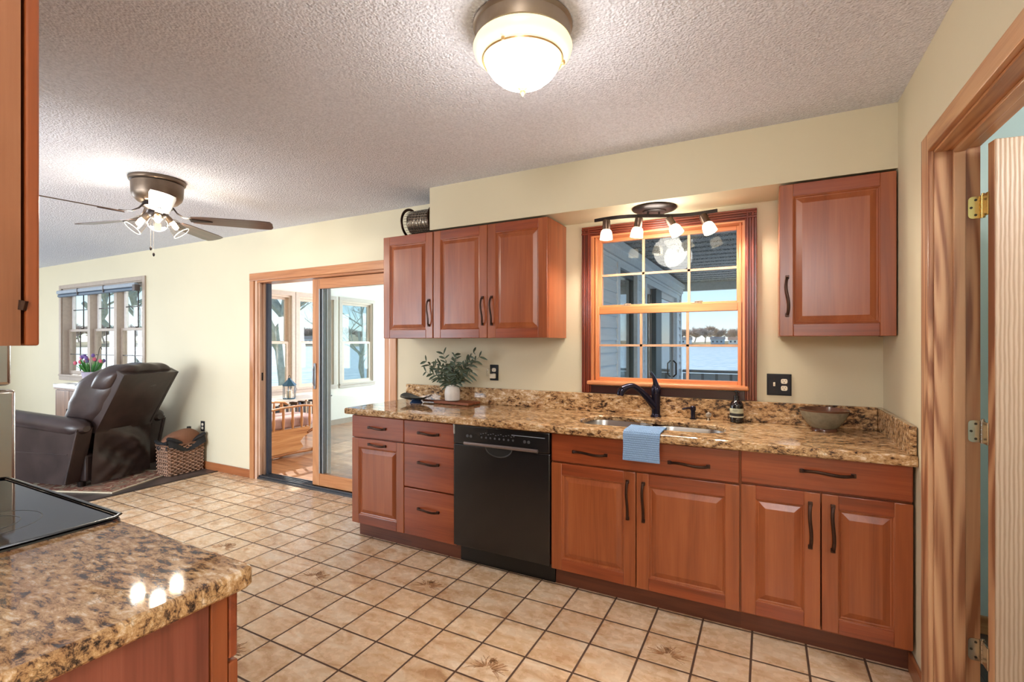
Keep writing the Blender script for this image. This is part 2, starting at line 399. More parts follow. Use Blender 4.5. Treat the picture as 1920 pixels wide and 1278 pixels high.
# ------------------------------------------------------------------ room shell
W = 3.115; XR = .535; ZC = 2.467; WT = 3.265
ZS = 2.165       # soffit underside
SL = (-4.53, -2.78, 0.0, 1.995)      # sliding door opening
KW = (-1.035, -.11, 1.085, 2.075)     # kitchen window opening
LW = (-8.80, -6.64, .90, 2.12)
wallx('wall_back', WALL, -11.1, XR + .13, 0, ZC, W, WT, [SL, KW, LW])
wally('wall_right', WALL, -2.7, W, 0, ZC, XR, XR + .125, [(1.475, 2.262, 0, 2.062)])
wally('wall_left', WALL, -2.7, W, 0, ZC, -11.1, -11.0, [(-.6, 1.8, .7, 2.1)])  # unseen opening invented for the area fill outside it
wallx('wall_front', WALL, -11.1, XR + .13, 0, ZC, -2.7, -2.6, [(-7.4, -5.0, .5, 2.2), (-4.8, -3.2, .25, 2.25)])  # unseen openings invented to let the rear area fills in
wallx('wall_galley', WALL, -3.3, -1.0, 0, ZC, -.13, -.015, [])
c = M().box(-11.1, XR + .13, -2.7, WT, ZC, ZC + .12).build('ceiling', CEIL); struct(c)
struct(M().box(-2.13, XR, 2.796, W, ZS, ZC).build('wall_soffit', WALL))
fl = struct(M().box(-5.15, XR + .13, -2.7, WT, -.12, 0).build('floor', TILE))
struct(M().box(-11.1, -5.15, -2.7, WT, -.12, 0.002).build('floor_living', DWOOD))
# embossed flower tiles, part of the floor
def flower(cx, cy, seed):
    rnd = random.Random(seed); q = M()
    for k in range(38):
        a = -.45 + (PI + .9) * (k + rnd.uniform(-.4, .4)) / 37; L = rnd.uniform(.030, .072); r0 = rnd.uniform(.014, .036)
        bend = rnd.uniform(-.9, .9); w = rnd.uniform(.0007, .0014)
        pts = []; x, y = cx + r0 * math.cos(a), cy - .028 + r0 * math.sin(a) * .6
        for i in range(7):
            pts.append((x, y, .0006)); aa = a + bend * i / 6
            x += math.cos(aa) * L / 6; y += math.sin(aa) * L / 6 * .9
        q.sweep(pts, [(w * (1 - .12 * i) , .0007) for i in range(7)], n=4)
    for k in range(9):
        a = rnd.uniform(0, 2 * PI); rr = rnd.uniform(.0, .022)
        c0 = (cx + rr * math.cos(a), cy + .012 + rr * math.sin(a))
        q.sweep([(c0[0] + .009 * math.cos(t * PI / 4), c0[1] + .007 * math.sin(t * PI / 4), .0006) for t in range(7)], (.0013, .0007), n=4)
    q.build('flower_relief', plainflow, fl)
plainflow = plain('brown_tile_relief', (168, 122, 84), .4, 0, .2, 60)
for i, (a, b) in enumerate([(4, 0), (1, -2), (-2, 0), (-5, -1), (-4, -4), (-9, -1), (6, -3)]):
    flower(-1.36 + .2168 * (a + .5), 2.109 + .2185 * (b + .5), i)
# baseboards
def bboard(name, x0, x1, y0, y1):
    ax = abs(x1 - x0) > abs(y1 - y0)
    struct(M().box(x0, x1, y0, y1, 0, .082, b=.004).build(name, BASEB if ax else BASEY))
bboard('baseboard_back', -11.0, -4.61, W - .014, W)
bboard('baseboard_right', XR - .014, XR, 2.341, 2.55)
bboard('baseboard_left', -11.0, -10.986, -2.6, W - .014)
struct(M().box(-5.165, -5.135, -2.6, W - .014, 0, .006, b=.002).build('trim_1', plain('dark_transition_strip', (58, 48, 46), .5)))

# ------------------------------------------------------------------ sliding door
sd = sroot('door_1', (-3.65, W, 0))
q = M()
for a, b in ((-4.61, -4.545), (-2.77, -2.705)): q.box(a, b, W - .018, W - .001, 0, 1.98, b=.004)
q.build('casing', OAKT_V, sd)
M().box(-4.61, -2.705, W - .020, W - .001, 1.98, 2.055, b=.004).build('head_casing', OAKT_X, sd)
q = M(); q.box(-4.545, -4.515, W - .001, WT + .01, 0, 1.99); q.box(-2.795, -2.765, W - .001, WT + .01, 0, 1.99)
q.box(-4.515, -4.503, 3.135, 3.155, .02, 1.97); q.box(-4.515, -4.503, 3.185, 3.20, .02, 1.97)
q.build('jamb', wood('sunlit_pale_jamb', (182, 138, 110), (214, 180, 156), (230, 204, 184), 'z', ring=.2), sd)  # daylight on the jamb is put into its paler wood colour
M().box(-4.53, -2.78, W + .002, WT + .01, 1.962, 1.992).build('head_jamb', OAKT_X, sd)
q = M(); q.box(-4.515, -2.795, 3.12, 3.262, 0, .018); 
for y in (3.135, 3.165, 3.20, 3.235): q.box(-4.515, -2.795, y, y + .006, .018, .034)
q.build('track_sill', plain('dark_aluminium_track', (96, 100, 106), .35, .8), sd)
M().box(-4.502, -4.468, 3.205, 3.245, .03, 1.965, b=.002).build('screen_frame', plain('charcoal_screen_frame', (58, 64, 76), .4, .5), sd)
def sash(parent, name, x0, x1, y0, y1, z0, z1, st, top, bot, matv, math_, gl, gy=None):
    q = M(); q.box(x0, x0 + st, y0, y1, z0, z1, b=.003); q.box(x1 - st, x1, y0, y1, z0, z1, b=.003)
    q.box(x0 + st, x1 - st, y0, y1, z1 - top, z1, b=.003, mi=1); q.box(x0 + st, x1 - st, y0, y1, z0, z0 + bot, b=.003, mi=1)
    o = q.build(name, [matv, math_], parent); ym = gy or (y0 + y1) / 2
    M().box(x0 + st - .004, x1 - st + .004, ym - .003, ym + .003, z0 + bot - .004, z1 - top + .004).build('glass_pane', gl, o)
    return o
ds = sash(sd, 'sliding_panel', -3.775, -2.80, 3.165, 3.205, .022, 1.958, .092, .095, .125, OAKT_V, OAKT_X, GLASSD)
q = M(); q.box(-3.683, -3.668, 3.158, 3.212, .15, 1.86); q.box(-3.652, -3.638, 3.168, 3.204, .15, 1.86); q.build('glazing_channel', ALUM, ds)
q = M(); q.sweep([(-3.735, 3.150, .96), (-3.735, 3.138, .99), (-3.735, 3.138, 1.11), (-3.735, 3.150, 1.14)], (.009, .006), n=8); q.box(-3.748, -3.722, 3.150, 3.165, .93, 1.17, b=.003)
q.build('pull_handle', plain('brushed_steel_handle', (170, 180, 192), .3, .8), ds)
sash(sd, 'fixed_panel', -3.70, -2.80, 3.212, 3.25, .022, 1.958, .075, .075, .10, WHITEF, WHITEF, GLASSD)
M().box(-4.516, -4.508, 3.158, 3.178, .98, 1.06, b=.002).build('strike_plate', BLACKM, sd)

# ------------------------------------------------------------------ kitchen window
kw = sroot('window_1', (-.57, W, 1.1))
x0, x1, z0, z1 = KW
cw = .062
def prof_side(q, xa, xb, za, zb, horiz=False, flip=False):
    # stepped, fluted casing profile
    steps = [(0, .012, .016), (.014, .026, .022), (.028, .040, .018), (.042, .054, .024), (.054, .0625, .012)]
    for a, b, t in steps:
        if horiz:
            lo, hi = (za + a, za + b) if not flip else (zb - b, zb - a)
            q.box(xa, xb, W - t, W, lo, hi, b=.003)
        else:
            lo, hi = (xa + a, xa + b) if not flip else (xb - b, xb - a)
            q.box(lo, hi, W - t, W, za, zb, b=.003)
    if horiz: q.box(xa, xb, W - .010, W, za, zb)
    else: q.box(xa, xb, W - .010, W, za, zb)
q = M(); prof_side(q, x0 - cw, x0, 1.03, z1 + .045); prof_side(q, x1, x1 + cw, 1.03, z1 + .045, flip=True)
q.build('side_casing', CAS_V, kw)
q = M(); prof_side(q, x0 - cw, x1 + cw, z1 - .002, z1 + .058, True, True); q.build('head_casing', CAS_X, kw)
M().box(x0 + .001, x1 - .001, W - .010, W, 1.03, z0 - .005).build('apron', plain('dark_stained_apron', (60, 30, 28), .3), kw)
M().box(x0 - .022, x1 + .022, W - .038, W + .06, z0, z0 + .027, b=.010, seg=3).build('window_sill', PINE_X, kw)
q = M(); q.box(x0, x0 + .013, W - .006, WT, z0 + .02, z1); q.box(x1 - .013, x1, W - .006, WT, z0 + .02, z1)
q.box(x0 + .02, x0 + .03, W + .02, W + .055, z0 + .02, z1 - .01, b=.002); q.box(x1 - .03, x1 - .02, W + .02, W + .055, z0 + .02, z1 - .01, b=.002)
q.build('side_jamb', PINE_V, kw)
M().box(x0 + .013, x1 - .013, W - .004, WT, z1 - .013, z1).build('head_jamb', PINE_X, kw)
def dsash(parent, name, xa, xb, ya, yb, za, zb, st, top, bot, mv, mh, mun, vs, hs, mt=.011, gl=None):
    o = sash(parent, name, xa, xb, ya, yb, za, zb, st, top, bot, mv, mh, gl or GLASS)
    q = M(); ym = (ya + yb) / 2
    for v in vs: q.box(v - mt, v + mt, ym - .013, ym - .003, za + bot, zb - top)
    for h in hs: q.box(xa + st, xb - st, ym - .013, ym - .003, h - mt * .9, h + mt * .9)
    q.build('muntin_grid', mun, o)
    return o
dsash(kw, 'upper_sash', x0 + .014, x1 - .014, 3.195, 3.228, 1.575, z1 - .012, .034, .026, .040, PINE_V, PINE_X, TANM, (-.71, -.429), (1.815,), .008)
dsash(kw, 'lower_sash', x0 + .014, x1 - .014, 3.158, 3.192, z0 + .022, 1.603, .026, .050, .026, PINE_V, PINE_X, TANM, (-.717, -.432), (1.345,), .008)
for lx in (-.82, -.38):
    q = M(); q.box(lx - .030, lx + .030, 3.160, 3.190, 1.603, 1.609, b=.002); q.lathe([(0, .0), (.013, 0), (.013, .010), (0, .012)], (lx, 3.175, 1.607), 16); q.box(lx - .005, lx + .035, 3.168, 3.178, 1.612, 1.620, b=.002)
    q.build('sash_lock', NICK, kw)

# ------------------------------------------------------------------ living room window (three double hung units)
lw = sroot('window_2', (-7.72, W, 1.4))
x0, x1, z0, z1 = LW
q = M(); q.box(x0 - .055, x0 + .005, W - .018, W - .001, z0 - .06, z1 + .045, b=.003); q.box(x1 - .005, x1 + .055, W - .018, W - .001, z0 - .06, z1 + .045, b=.003)
q.build('side_casing', MUNT, lw)
q = M(); q.box(x0 + .005, x1 - .005, W - .018, W - .001, z1 - .005, z1 + .045, b=.003); q.box(x0 + .005, x1 - .005, W - .018, W - .001, z0 - .06, z0, b=.003); q.build('head_casing', MUNT, lw)
M().box(x0 - .02, x1 + .02, W - .04, WT, z0 - .002, z0 + .022, b=.004).build('window_sill', MUNT, lw)
q = M(); q.box(x0, x0 + .02, W, WT, z0, z1); q.box(x1 - .02, x1, W, WT, z0, z1); q.box(x0, x1, W, WT, z1 - .02, z1)
uw = (x1 - x0 - .04) / 3
for k in (1, 2): q.box(x0 + .02 + uw * k - .035, x0 + .02 + uw * k + .035, W + .02, WT, z0, z1)
q.build('frame', MUNT, lw)
zm = 1.53
for k in range(3):
    a = x0 + .02 + uw * k + (.037 if k else .004); b = x0 + .02 + uw * (k + 1) - (.037 if k < 2 else .004)
    mv = [a + (b - a) * .5]
    dsash(lw, 'upper_sash', a, b, 3.215, 3.245, zm - .01, z1 - .02, .04, .04, .03, WHITEF, WHITEF, BLACKM, mv, (1.82,), .006)
    dsash(lw, 'lower_sash', a, b, 3.180, 3.210, z0 + .02, zm + .02, .04, .035, .05, MUNT, MUNT, BLACKM, mv, (1.20,), .006)
    q = M(); q.box((a + b) / 2 - .03, (a + b) / 2 + .03, 3.18, 3.21, zm + .02, zm + .038, b=.003); q.build('sash_lock', BLACKM, lw)
bl = thing('roller_blind', 'grey blue rolled up blind across the top of the living room window', 'blind', (-7.72, W - .03, 2.06))
M().box(-8.78, -6.70, W - .075, W - .022, 2.035, 2.085, b=.012).build('cassette', plain('grey_blue_blind_fabric', (150, 160, 172), .6), bl)
M().sweep([(-8.76, W - .045, 2.012), (-6.73, W - .045, 2.012)], .022, 16).build('fabric_roll', plain('slate_blind_roll', (92, 108, 126), .6), bl)
BKT = plain('dark_blind_bracket', (86, 78, 76), .5)
for xx in (-8.15, -7.45): M().box(xx - .008, xx + .008, W - .080, W - .02, 2.0, 2.09, b=.002).build('bracket', BKT, bl)
M().box(-6.74, -6.68, W - .078, W - .02, 1.985, 2.06, b=.004).build('end_bracket', BKT, bl)

# ------------------------------------------------------------------ right doorway, room beyond
dr = sroot('door_2', (XR, 1.88, 0))
yo = 2.262; zt = 2.062
q = M(); q.box(XR - .018, XR, yo - .012, yo + .079, 0, zt + .06, b=.004); q.box(XR - .018, XR, 1.475 - .056, 1.479, 0, zt + .06, b=.004)
q.build('casing', FIR_V, dr)
M().box(XR - .020, XR, 1.479, yo - .012, zt - .010, zt + .06, b=.004).build('head_casing', FIR_Y, dr)
q = M(); q.box(XR - .002, .657, yo - .018, yo, 0, zt); q.box(XR - .002, .657, 1.475, 1.493, 0, zt); q.box(.582, .616, yo - .031, yo - .018, 0, zt - .018, b=.003)
q.build('jamb', FIR_V, dr)
q = M(); q.box(XR - .002, .657, 1.493, yo - .018, zt - .018, zt); q.box(.582, .616, 1.493, yo - .031, zt - .031, zt - .018, b=.003); q.build('head_jamb', FIR_Y, dr)
# door leaf swung into the next room
dl = M(); L, T = .76, .036
dl.box(0, L, 0, T, .012, 2.035, b=.0015, seg=1)
o = dl.build('door_leaf', DOORW, dr, local=True); o.location = Vector((.668, 2.157, 0)) - dr.location; o.rotation_euler = (0, 0, math.radians(8.5))
M().box(-.0012, .0, .0005, T - .0005, .014, 2.033).build('edge_strip', FIR_V, o, local=True)
def hinge(z, mat):
    hx, hy = .667, 2.2435
    q = M()
    # leaf on the jamb (plane faces -y)
    pts = []
    for cx, cz, a0 in ((.636, .026, PI / 2), (.636, -.026, PI)):
        for t in range(5):
            a = a0 + t * PI / 8; pts.append((cx + .012 * math.cos(a), z + cz + .012 * math.sin(a) + (0)))
    poly = pts + [(.657, z - .038), (.657, z + .038)]
    q.prism([(a, b) for a, b in poly], 'y', hy - .0025, hy)
    for k in range(5):
        zz = z - .04 + k * .016; q.sweep([(.661, hy - .010, zz + .0008), (.661, hy - .010, zz + .0152)], .0068, 12)
    q.sweep([(.661, hy - .010, z + .040), (.661, hy - .010, z + .045)], .0045, 10)
    q.box(.657, .663, 2.185, hy - .012, z - .038, z + .038, b=.002)
    h = q.build('hinge', mat, dr)
    s = M()
    for dx, dz in ((.644, .026), (.632, 0), (.644, -.026)): s.sweep([(dx, hy - .0024, z + dz), (dx, hy - .0036, z + dz)], .0042, 10)
    s.build('screw', plain('dark_screw_head', (70, 64, 56), .4, .7), h)
for z, m_ in ((1.832, BRASS), (1.055, SATIN), (.297, SATIN)): hinge(z, m_)
# the next room
nr = [('wall_next_back', (.66, 2.9, 3.05, 3.15)), ('wall_next_front', (.66, 2.9, .0, .1))]
for n_, (a, b, c_, d) in nr: struct(M().box(a, b, c_, d, 0, ZC).build(n_, BLUEP))
struct(M().box(2.8, 2.9, .1, 3.05, 0, ZC).build('wall_next_right', BLUEP))
struct(M().box(XR + .125, 2.9, 0, 3.15, ZC, ZC + .1).build('ceiling_next', WHITEP))
struct(M().box(XR + .125, 2.9, 0, 3.15, -.12, 0).build('floor_next', DWOOD))
struct(M().box(XR + .13, 2.8, 3.035, 3.05, 0, .08).build('baseboard_next', FIR_X))
p = bpy.data.lights.new('fill_next_room', 'POINT'); p.energy = 36; p.shadow_soft_size = .15; p.color = (1, .97, .93)  # unseen point fill added to light the next room
po = bpy.data.objects.new('fill_next_room', p); COL.objects.link(po); po.location = (1.7, 1.3, 2.2)

# ------------------------------------------------------------------ cabinets
F = 2.487       # plane of the base doors
def pull(parent, cx, cz, y, L, vert=False, mat=None, amp=.006, dirn=-1):
    """wavy bar pull standing off the face; dirn -1 = towards -y"""
    q = M(); P = []; R = []
    for i in range(15):
        t = i / 14; a = (t - .5) * L
        out = .008 + .017 * math.sin(PI * t) ** .5 if 0 < t < 1 else .001
        wv = amp * math.sin(2 * PI * t)
        P.append((cx + (wv if vert else a), y + dirn * (out + (0 if 0 < t < 1 else 0)), cz + (a if vert else wv)))
        R.append((.0075 - .002 * math.sin(PI * t), .0042) if vert else (.0042, .0075 - .002 * math.sin(PI * t)))
    q.sweep(P, [(.0042, .0070)] * 15, n=8, up=(1, 0, 0) if vert else (0, 0, 1))
    for e in (-1, 1):
        a = e * (L / 2 - .006)
        if vert: q.box(cx - .0085, cx + .0085, y, y + dirn * .011, cz + a - .009, cz + a + .009, b=.002)
        else: q.box(cx + a - .009, cx + a + .009, y, y + dirn * .011, cz - .0085, cz + .0085, b=.002)
    return q.build('pull_handle', mat or BRONZE, parent)
def pdoor(parent, x0, x1, z0, z1, y=F, T=.020, sw=.062, name='door', d=-1):
    """raised panel door; face looks along d*y"""
    q = M(); yb = y - d * T
    yy = lambda t: y - d * t            # t = depth behind the face
    B = lambda a, b, c_, e, f0, f1, mi, bv: q.box(a, b, yy(f0), yy(f1), c_, e, b=bv, mi=mi)
    B(x0, x0 + sw, z0, z1, 0, T, 0, .0035); B(x1 - sw, x1, z0, z1, 0, T, 0, .0035)
    B(x0 + sw - .001, x1 - sw + .001, z1 - sw, z1, 0, T, 1, .0030); B(x0 + sw - .001, x1 - sw + .001, z0, z0 + sw, 0, T, 1, .0030)
    rings = [(sw - .002, .0025), (sw + .003, .004), (sw + .007, .010), (sw + .012, .0115), (sw + .034, .0035), (sw + .038, .0022)]
    vs = []; fs = []
    for ins, t in rings:
        for a, b in ((x0 + ins, z0 + ins), (x1 - ins, z0 + ins), (x1 - ins, z1 - ins), (x0 + ins, z1 - ins)): vs.append((a, yy(t), b))
    for i in range(len(rings) - 1):
        for j in range(4): fs.append((i * 4 + j, i * 4 + (j + 1) % 4, i * 4 + 4 + (j + 1) % 4, i * 4 + 4 + j))
    k = (len(rings) - 1) * 4; fs.append((k, k + 1, k + 2, k + 3))
    q.raw(vs, fs, 0, False)
    return q.build(name, [CH_V, CH_H], parent)
def dfront(parent, x0, x1, z0, z1, y=F, T=.020, name='drawer', d=-1):
    q = M(); q.box(x0, x1, y, y - d * T, z0, z1, b=.0055, seg=3)
    return q.build(name, [CH_H], parent)
GP = .003
def carcass(parent, x0, x1, ztop=.866, toe=True, zb=.104, yb=W - .004, stile=True):
    q = M(); y0 = F + .0215
    q.box(x0, x0 + .018, y0, yb, zb, ztop); q.box(x1 - .018, x1, y0, yb, zb, ztop); q.box(x0 + .018, x1 - .018, y0, yb, zb, zb + .018)
    q.box(x0 + .018, x1 - .018, yb - .012, yb, zb + .018, ztop); q.box(x0 + .018, x1 - .018, y0, y0 + .02, ztop - .06, ztop)
    q.box(x0 + .018, x1 - .018, y0, y0 + .02, .66, .72)
    q.build('carcass', CH_V, parent)
    if toe:
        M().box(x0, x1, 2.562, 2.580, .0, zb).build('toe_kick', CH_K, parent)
def base_thing(name, label, x0, x1):
    return thing(name, label, 'cabinet', ((x0 + x1) / 2, W - .3, 0))
# A: drawer over pull-out
a0, a1, b1, dw1, s1, e1 = -2.568, -2.103, -1.705, -1.062, -.108, .526
t = base_thing('base_cabinet', 'narrow cherry base cabinet at the left end of the sink counter, drawer over door', a0, a1)
carcass(t, a0, a1)
M().box(a0 - .001, a0 + .004, F + .022, W - .006, .104, .866).build('side_panel', CH_V, t)
o = dfront(t, a0, a1 - GP, .708, .858); pull(o, (a0 + a1) / 2, .783, F, .155, amp=.003)
o = pdoor(t, a0, a1 - GP, .112, .702, name='door'); pull(o, (a0 + a1) / 2, .668, F, .155, amp=.003)
t = base_thing('base_cabinet', 'cherry base cabinet with three stacked drawers, left of the black dishwasher', a1, b1)
carcass(t, a1, b1)
for za, zb_ in ((.708, .858), (.424, .702), (.112, .418)):
    o = dfront(t, a1, b1 - GP, za, zb_); pull(o, (a1 + b1) / 2, (za + zb_) / 2 + (.03 if zb_ - za > .2 else 0), F, .165, amp=.003)
t = base_thing('base_cabinet', 'cherry sink base cabinet behind the blue towel, right of the dishwasher', dw1, s1)
carcass(t, dw1 + .002, s1)
o = dfront(t, dw1 + .004, s1 - GP, .708, .862)
pull(o, -.835, .772, F, .19, amp=.004); pull(o, -.335, .772, F, .19, amp=.004)
o = pdoor(t, dw1 + .004, -.592, .112, .700); pull(o, -.632, .555, F, .20, True, amp=.003)
o = pdoor(t, -.588, s1 - GP, .112, .700); pull(o, -.552, .555, F, .20, True, amp=.003)
t = base_thing('base_cabinet', 'cherry base cabinet against the right wall, one wide drawer over two doors', s1, e1)
carcass(t, s1, e1)
o = dfront(t, s1 + GP, e1, .716, .866); pull(o, .232, .800, F, .20, amp=.004)
o = pdoor(t, s1 + GP, .208, .116, .708); pull(o, .170, .565, F, .20, True, amp=.003)
o = pdoor(t, .212, e1, .116, .708); pull(o, .253, .565, F, .20, True, amp=.003)

# upper cabinets
U = 2.786
def upper(name, label, x0, x1, z0=1.394, z1=2.152):
    t = thing(name, label, 'cabinet', ((x0 + x1) / 2, W - .15, z0))
    q = M(); y0 = U + .021
    q.box(x0, x0 + .016, y0, W - .003, z0, z1); q.box(x1 - .016, x1, y0, W - .003, z0, z1)
    q.box(x0 + .016, x1 - .016, y0, W - .003, z0 + .012, z0 + .028); q.box(x0 + .016, x1 - .016, y0, W - .003, z1 - .016, z1); q.box(x0 + .016, x1 - .016, W - .016, W - .003, z0 + .028, z1 - .016)
    q.box(x0 + .016, x0 + .04, y0, y0 + .018, z0, z1); q.box(x1 - .04, x1 - .016, y0, y0 + .018, z0, z1); q.box(x0 + .04, x1 - .04, y0, y0 + .018, z0, z0 + .04); q.box(x0 + .04, x1 - .04, y0, y0 + .018, z1 - .04, z1)
    q.build('carcass', CH_V, t); return t
t = upper('wall_cabinet', 'narrow cherry wall cabinet with a single door, carrying the round metal drum lantern', -2.554, -2.093)
o = pdoor(t, -2.554, -2.096, 1.394, 2.150, U); pull(o, -2.128, 1.575, U, .19, True)
t = upper('wall_cabinet', 'wide cherry wall cabinet with two doors over the vase of leaves', -2.090, -1.213)
o = pdoor(t, -2.090, -1.648, 1.394, 2.150, U); pull(o, -1.682, 1.575, U, .19, True)
o = pdoor(t, -1.645, -1.213, 1.394, 2.150, U); pull(o, -1.612, 1.575, U, .19, True)
t = upper('wall_cabinet', 'single door cherry wall cabinet right of the window, in the corner', .057, XR - .004)
o = pdoor(t, .057, XR - .006, 1.394, 2.152, U); pull(o, .092, 1.595, U, .20, True)

# ------------------------------------------------------------------ dishwasher
t = thing('dishwasher', 'black built-in dishwasher between the drawers and the sink cabinet', 'dishwasher', ((b1 + dw1) / 2, 2.8, 0))
M().box(b1 + .004, dw1 - .002, F + .03, W - .02, .105, .862).build('body', BLACKP, t)
dx0, dx1 = b1 + .003, dw1 - .001
M().box(dx0, dx1, F - .012, F + .022, .125, .744, b=.004).build('door', BLACKP, t)
cp = M().box(dx0, dx1, F - .014, F + .022, .747, .862, b=.005).build('control_panel', BLACKP, t)
BTN = plain('grey_button_ring', (96, 98, 104), .3, .5)
for k in range(8):
    xx = -1.50 + k * .030; M().sweep([(xx, F - .0142, .800), (xx, F - .0170, .800)], .006, 10).build('button', BTN, cp)
for xx in (-1.600, -1.575, -1.215, -1.190): M().sweep([(xx, F - .0142, .800), (xx, F - .0175, .800)], .009, 12).build('button', BTN, cp)
q = M()
for k in range(14):
    xx = -1.51 + k * .017; q.box(xx, xx + .008, F - .0150, F - .0138, .818 + (k % 3) * .004, .8195 + (k % 3) * .004)
q.box(-1.30, -1.09, F - .0152, F - .0138, .829, .8325)
q.build('panel_print', plain('pale_grey_panel_print', (150, 156, 168), .4), cp)
q = M(); q.sweep([(-1.620, F - .022, .756), (-1.130, F - .022, .756)], (.0075, .010), n=12, up=(0, 0, 1))
for xx in (-1.61, -1.14): q.box(xx - .006, xx + .006, F - .020, F - .010, .748, .764)
q.build('handle_bar', plain('grey_steel_bar', (150, 140, 140), .28, .8), t)
q = M(); poly = [(-1.385 + .088 * math.cos(PI + i * PI / 16), .746 + .052 * math.sin(PI + i * PI / 16)) for i in range(17)]
q.prism(poly, 'y', F - .0128, F - .009)
hc = q.build('pocket', plain('pocket_black', (8, 8, 8), .6), t)
M().sweep([(x_, F - .0140, z_) for x_, z_ in poly], .0035, 8).build('pocket_rim', plain('dark_grey_rim', (66, 64, 64), .3, .3), t)
M().box(dx0, dx1, 2.555, 2.575, .0, .118).build('kick_plate', plain('black_kick_plate', (14, 14, 15), .3), t)
M().box(b1 + .002, b1 + .014, F - .016, F - .008, .805, .864, b=.002).build('badge', plain('chrome_badge', (190, 190, 190), .2, .9), t)

# ------------------------------------------------------------------ countertop with undermount sink
ZT = .910
ct = thing('countertop', 'long speckled brown granite countertop holding the sink, under the kitchen window', 'countertop', (-1.0, 2.8, ZT - .04))
cx0, cx1, cy0, cy1 = -2.600, XR - .002, 2.448, W - .003
hx0, hx1, hy0, hy1 = -.968, -.188, 2.600, 2.890
def rrect(x0, x1, y0, y1, r, n=8):
    P = []
    for cx, cy, a in ((x1 - r, y1 - r, 0), (x0 + r, y1 - r, PI / 2), (x0 + r, y0 + r, PI), (x1 - r, y0 + r, 3 * PI / 2)):
        for i in range(n + 1): P.append((cx + r * math.cos(a + i * PI / 2 / n), cy + r * math.sin(a + i * PI / 2 / n)))
    return P
def bulge(P):
    out = []
    for x, y, *z in P:
        t = max(0, min(1, (-.46 - x) / .22)); t = t * t * (3 - 2 * t); out.append((x, y + .062 * t * max(0, (y - 2.72)) / .17, *z))
    return out
def hrect(*a): # refined rounded rectangle following the double bowl
    return bulge(rrect(*a))
q = M(); hole = hrect(hx0, hx1, hy0, hy1, .11)
hc_ = ((hx0 + hx1) / 2, (hy0 + hy1) / 2); n = len(hole)
# outer loop matched to hole by sides
def outer(ins, p, i):
    x, y = p; seg = i // 9  # corner index 0: +x+y, 1: -x+y, 2: -x-y, 3: +x-y
    k = i % 9
    X0, X1, Y0, Y1 = cx0 + ins, cx1 - (0), cy0 + ins, cy1
    c_ = [(X1, Y1), (X0, Y1), (X0, Y0), (X1, Y0)][seg]
    if k == 4: return c_
    first = k < 4
    if seg == 0: return (X1, y) if first else (x, Y1)
    if seg == 1: return (x, Y1) if first else (X0, y)
    if seg == 2: return (X0, y) if first else (x, Y0)
    return (x, Y0) if first else (X1, y)
loops = [[(x, y, ZT - .027) for x, y in hole], [(x, y, ZT - .006) for x, y in hole]]
hb = hrect(hx0 - .004, hx1 + .004, hy0 - .004, hy1 + .004, .112); loops.append([(x, y, ZT) for x, y in hb])
loops.append([(*outer(.009, p_, i), ZT) for i, p_ in enumerate(hole)])
loops.append([(*outer(.003, p_, i), ZT - .003) for i, p_ in enumerate(hole)])
loops.append([(*outer(.0, p_, i), ZT - .010) for i, p_ in enumerate(hole)])
loops.append([(*outer(.0, p_, i), ZT - .036) for i, p_ in enumerate(hole)])
loops.append([(*outer(.006, p_, i), ZT - .042) for i, p_ in enumerate(hole)])
vs = [v for l_ in loops for v in l_]; fs = []
for i in range(len(loops)):
    i2 = (i + 1) % len(loops)
    for j in range(n): fs.append((i * n + j, i * n + (j + 1) % n, i2 * n + (j + 1) % n, i2 * n + j))
q.raw(vs, fs, 0, False); q.build('slab', GRAN, ct)
M().box(-2.592, XR - .028, W - .028, W - .004, ZT, ZT + .118, b=.004).build('backsplash', GRAN, ct)
M().box(XR - .027, XR - .003, cy0 + .012, W - .004, ZT, ZT + .118, b=.004).build('side_splash', GRAN, ct)
sk_ = thing('sink', 'stainless steel undermount double bowl sink in the granite counter', 'sink', (-.58, 2.76, .70))
def bowl(x0, x1, y0, y1, depth, name, r=.10):
    q = M(); L = []
    for ins, z in ((-.012, 0), (.0, -.0005), (.003, -.01), (.008, -depth * .7), (.022, -depth * .93), (.05, -depth), (.10, -depth - .003)):
        L.append([(x, y, ZT - .0275 + z) for x, y in rrect(x0 + ins, x1 - ins, y0 + ins, y1 - ins, max(.01, r - ins))])
    n = len(L[0]); vs = [v for l_ in L for v in l_]; fs = []
    for i in range(len(L) - 1):
        for j in range(n): fs.append((i * n + j, i * n + (j + 1) % n, (i + 1) * n + (j + 1) % n, (i + 1) * n + j))
    fs.append(tuple(range((len(L) - 1) * n, len(L) * n)))
    q.raw(vs, fs, 0, True); o = q.build(name, SINKM, sk_, recalc=False)
    q = M().lathe([(0, .002), (.03, .002), (.042, .004), (.045, .001)], ((x0 + x1) / 2, (y0 + y1) / 2, ZT - .0275 - depth - .003), 20)
    q.build('drain', plain('drain_steel', (120, 120, 120), .3, .9), o)
bowl(-.968, -.592, 2.600, 2.945, .19, 'left_bowl'); bowl(-.566, -.188, 2.600, 2.892, .19, 'right_bowl')
M().box(-.592, -.566, 2.63, 2.90, ZT - .10, ZT - .036, b=.010).build('divider', SINKM, sk_)

